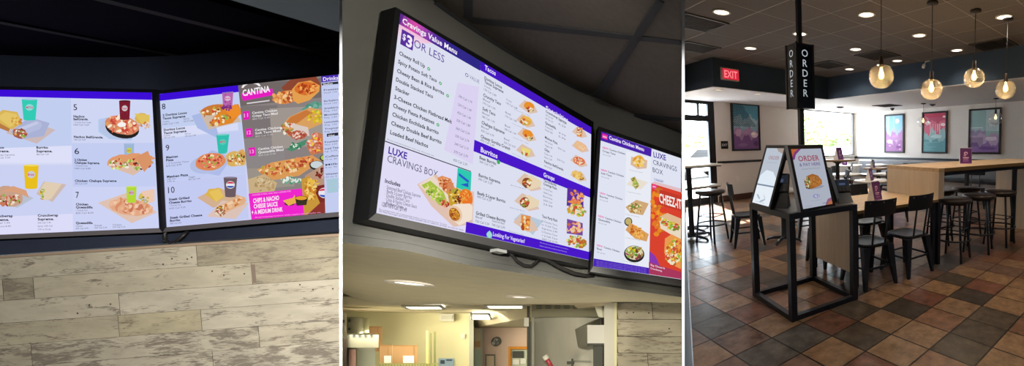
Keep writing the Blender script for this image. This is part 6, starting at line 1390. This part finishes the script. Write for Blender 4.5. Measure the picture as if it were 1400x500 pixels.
t,p=kobj('wall_poster','small blue and white poster on the yellow kitchen wall','poster',609,496,D2); kpart(t,p,'sheet',[(599.5,489.5,620.5,530)],mat('poster_blue','#8fa6b4',.6),D2-.02,.02); kpart(t,p,'figures',[(602,492,608,497),(610,490.8,618,493)],mat('poster_dark','#3a4a58',.6),D2-.026,.006)
# big steel hood unit
M_hood=mat('hood_steel','#b5b09e',.38,metal=.35,noise=.05,nscale=2,stretch=(14,1,1))
t,p=kobj('extraction_hood','large stainless extraction cabinet with vent slots filling the middle','hood',773,500,3.9)
mb=MB(); N=14; rr=[]
for i in range(N+1):
    k=i/N; x=731+ (822-731)*k; dd=3.95-.10*math.sin(PI*k); rr.append((at(x,433,dd),at(x,640,dd)))
mb.add([v-p for r in rr for v in r],[[2*i,2*i+2,2*i+3,2*i+1] for i in range(N)],M_hood,True); mb.build('front_panel',t)
kpart(t,p,'top_rail',[(727,415,817,433)],mat('hood_top','#8f8a72',.45,metal=.5),3.80,.1); kpart(t,p,'slots',[(733+i*12.6,417.2,741+i*12.6,418.6) for i in range(7)]+[(733+i*12.6,420.2,741+i*12.6,421.6) for i in range(7)],M_dk,3.795,.01)
kpart(t,p,'side_panel',[(722,440,731,640)],mat('hood_side','#a8a490',.4,metal=.6),3.9,.3); kpart(t,p,'side_pipe',[(720.5,418,724.5,640)],M_dk,3.86,.05); kpart(t,p,'control_box',[(716.5,434,723,446)],M_ppl,3.8,.08); kpart(t,p,'edge_strip',[(727,433,730.5,640)],M_ssd,3.84,.05)
t,p=kobj('red_hose_handle','red hose handle in front of the stainless cabinet','hose',750,500,3.7)
m=MB(); m.tube([at(746,489.5,3.7)-p,at(750,494,3.7)-p,at(755,503,3.7)-p],.016,mat('handle_red','#a0323a',.4),10); m.build('handle',t); m=MB(); m.tube([at(744.5,486,3.7)-p,at(748,491,3.7)-p],.022,M_ppl,10); m.build('nozzle',t)
t,p=kobj('wall_faucet','small dark faucet on the stainless cabinet face','faucet',782,496,3.75); kpart(t,p,'body',[(775,493.5,785,497.5)],M_dk,3.75,.06); kpart(t,p,'lever',[(781,490,784,500)],M_dk,3.72,.03); kpart(t,p,'spout_pipe',[(785,492,808,493.6)],M_ssd,3.76,.02)
t,p=kobj('steel_wall_box','stainless steel box mounted on the column right of the hood','box',808,460,3.5)
mb=MB(); a_=[(786,450),(803,444),(803,473.5),(790,473.5)]; 
q=[at(x,y,3.75 if i in(0,3) else 3.5)-p for i,(x,y) in enumerate(a_)]
mb.hexa(q,[v+(-RB)*.18 for v in q],mat('box_steel_shaded','#85816f',.35,metal=.7)); mb.build('side_panel',t); kpart(t,p,'front_panel',[(803,444,830,469)],mat('box_steel_lit','#dcd8cc',.35,metal=.2),3.5,.3); kpart(t,p,'lower_lip',[(803,469,830,471.5)],M_dk,3.5,.28); kpart(t,p,'dark_stem',[(811,472,824,640)],M_dk,3.6,.2)  # one steel, darker side and paler front: face shading put into the colours
t,p=kobj('steel_column','polished steel corner column left of the plank wall','column',834,500,3.35); kpart(t,p,'front_face',[(826,413.5,840,640)],mat('column_steel','#d6d1c0',.3,metal=.3),3.35,.3); kpart(t,p,'edge_strip',[(840,413.5,843.5,640)],mat('strip_yellow','#efe8b8',.4,metal=.4),3.33,.3)
t,p=kobj('white_bracket','white angled bracket hanging right of the hood top','bracket',817,425,3.6); 
m=MB(); m.prism([at(x,y,3.6)-p for x,y in ((812,416),(822,416),(824,434),(818,433))],(-RB)*.05,mat('bracket_white','#d8d4bc',.5)); m.build('plate',t)
# plank wall at right
def rowp(k): 
    yl=[413.5,436.2,459.6,482.0,505,528][k]; yr=[412.5,436.6,459.9,483,506,529][k]; return lambda x: yl+(yr-yl)*((x-843)/90)
J2=[[(843,.35,.25,.2),(891,.3,.35,.2),(931.9,0,0,0)],[(843,.4,.3,.2),(931.9,0,0,0)],[(843,.45,.3,.3),(931.9,0,0,0)],[(843,.5,.3,.3),(885,.55,.3,.3),(931.9,0,0,0)],[(843,.5,.3,.3),(931.9,0,0,0)]]
plank_wall('wall_planks_right',[(rowp(k),rowp(k+1),J2[k]) for k in range(5)],lambda x,y,o:at(min(x,931.9),y,3.36+o),.7)
mb=MB()
for x,y in ((857,427.5),(866,427),(887,427.5),(915,449)): 
    c=at(x,y,3.358); mb.add([c+RX*.007*math.cos(a)+RU*.007*math.sin(a) for a in [k*PI/4 for k in range(8)]],[list(range(8))],M_nail)
struct(mb,'trim_6')
# ============================================================ LIGHT
w=bpy.data.worlds.new('sky'); SC.world=w; w.use_nodes=True; nt=w.node_tree; bg=nt.nodes['Background']
bg.inputs['Color'].default_value=(.80,.90,1.0,1); bg.inputs['Strength'].default_value=18
s=bpy.data.lights.new('sun','SUN'); s.energy=55; s.angle=.01; s.color=(1,.95,.88); o=bpy.data.objects.new('sun',s); C.objects.link(o)
o.rotation_euler=Vector((.19,1,.86)).to_track_quat('Z','Y').to_euler()
def lamp(kind,loc,e,size,col=(1,.9,.78),to=None,spot=None,name='room_and_fill_lamp'):
    l=bpy.data.lights.new(name,kind); l.energy=e; l.color=col
    if kind=='AREA': l.size=size
    else: l.shadow_soft_size=size
    if kind=='SPOT': l.spot_size=spot; l.spot_blend=.9
    o=bpy.data.objects.new(name,l); C.objects.link(o); o.location=loc
    if to is not None: o.rotation_euler=(Vector(loc)-Vector(to)).to_track_quat('Z','Y').to_euler()
    return o
# dining room: further ceiling downlights behind the viewer
for x,y in ((1.3,1.8),(1.3,-.7),(3.8,-.7),(3.8,.6),(6.2,.6)): lamp('SPOT',(x,y,3.0),40,.06,spot=2.4,to=(x,y,0))
# place 1: added spots hanging near the viewpoint, brighten the plank wall
for px in (-100,90,260,400):
    q=at(px,-120,.30); lamp('SPOT',q,230,.05,(1,.97,.92),to=PW.hit(px,500),spot=1.0)
# place 2: added unseen spot, dim fill for the fascia
q=at(760,-120,1.1); lamp('SPOT',q,42,.1,(1,.95,.85),to=PC.hit(690,260),spot=2.6)
# added unseen spots that turn the partition ends white
for px in (466,934):
    q=at(px,-560,.36); lamp('SPOT',q,120,.02,(1,1,1),to=at(px,330,.8),spot=.9,name='partition_end_fill')

# place 2: added unseen front spots brightening hood, column, planks and left equipment
lamp('SPOT',at(830,-30,.35),300,.03,(1,.95,.80),to=at(885,478,3.36),spot=.27)
lamp('SPOT',at(700,-30,.35),560,.03,(1,.96,.84),to=at(772,478,3.9),spot=.30)
lamp('SPOT',at(600,-30,.35),75,.03,(1,.96,.80),to=at(520,478,5),spot=.28)
l=lamp('AREA',at(690,760,2.7),7.5,1.0,(1,.95,.82),to=at(690,300,2.4),name='underside_fill')  # added area light below the view, brightens the soffit underside
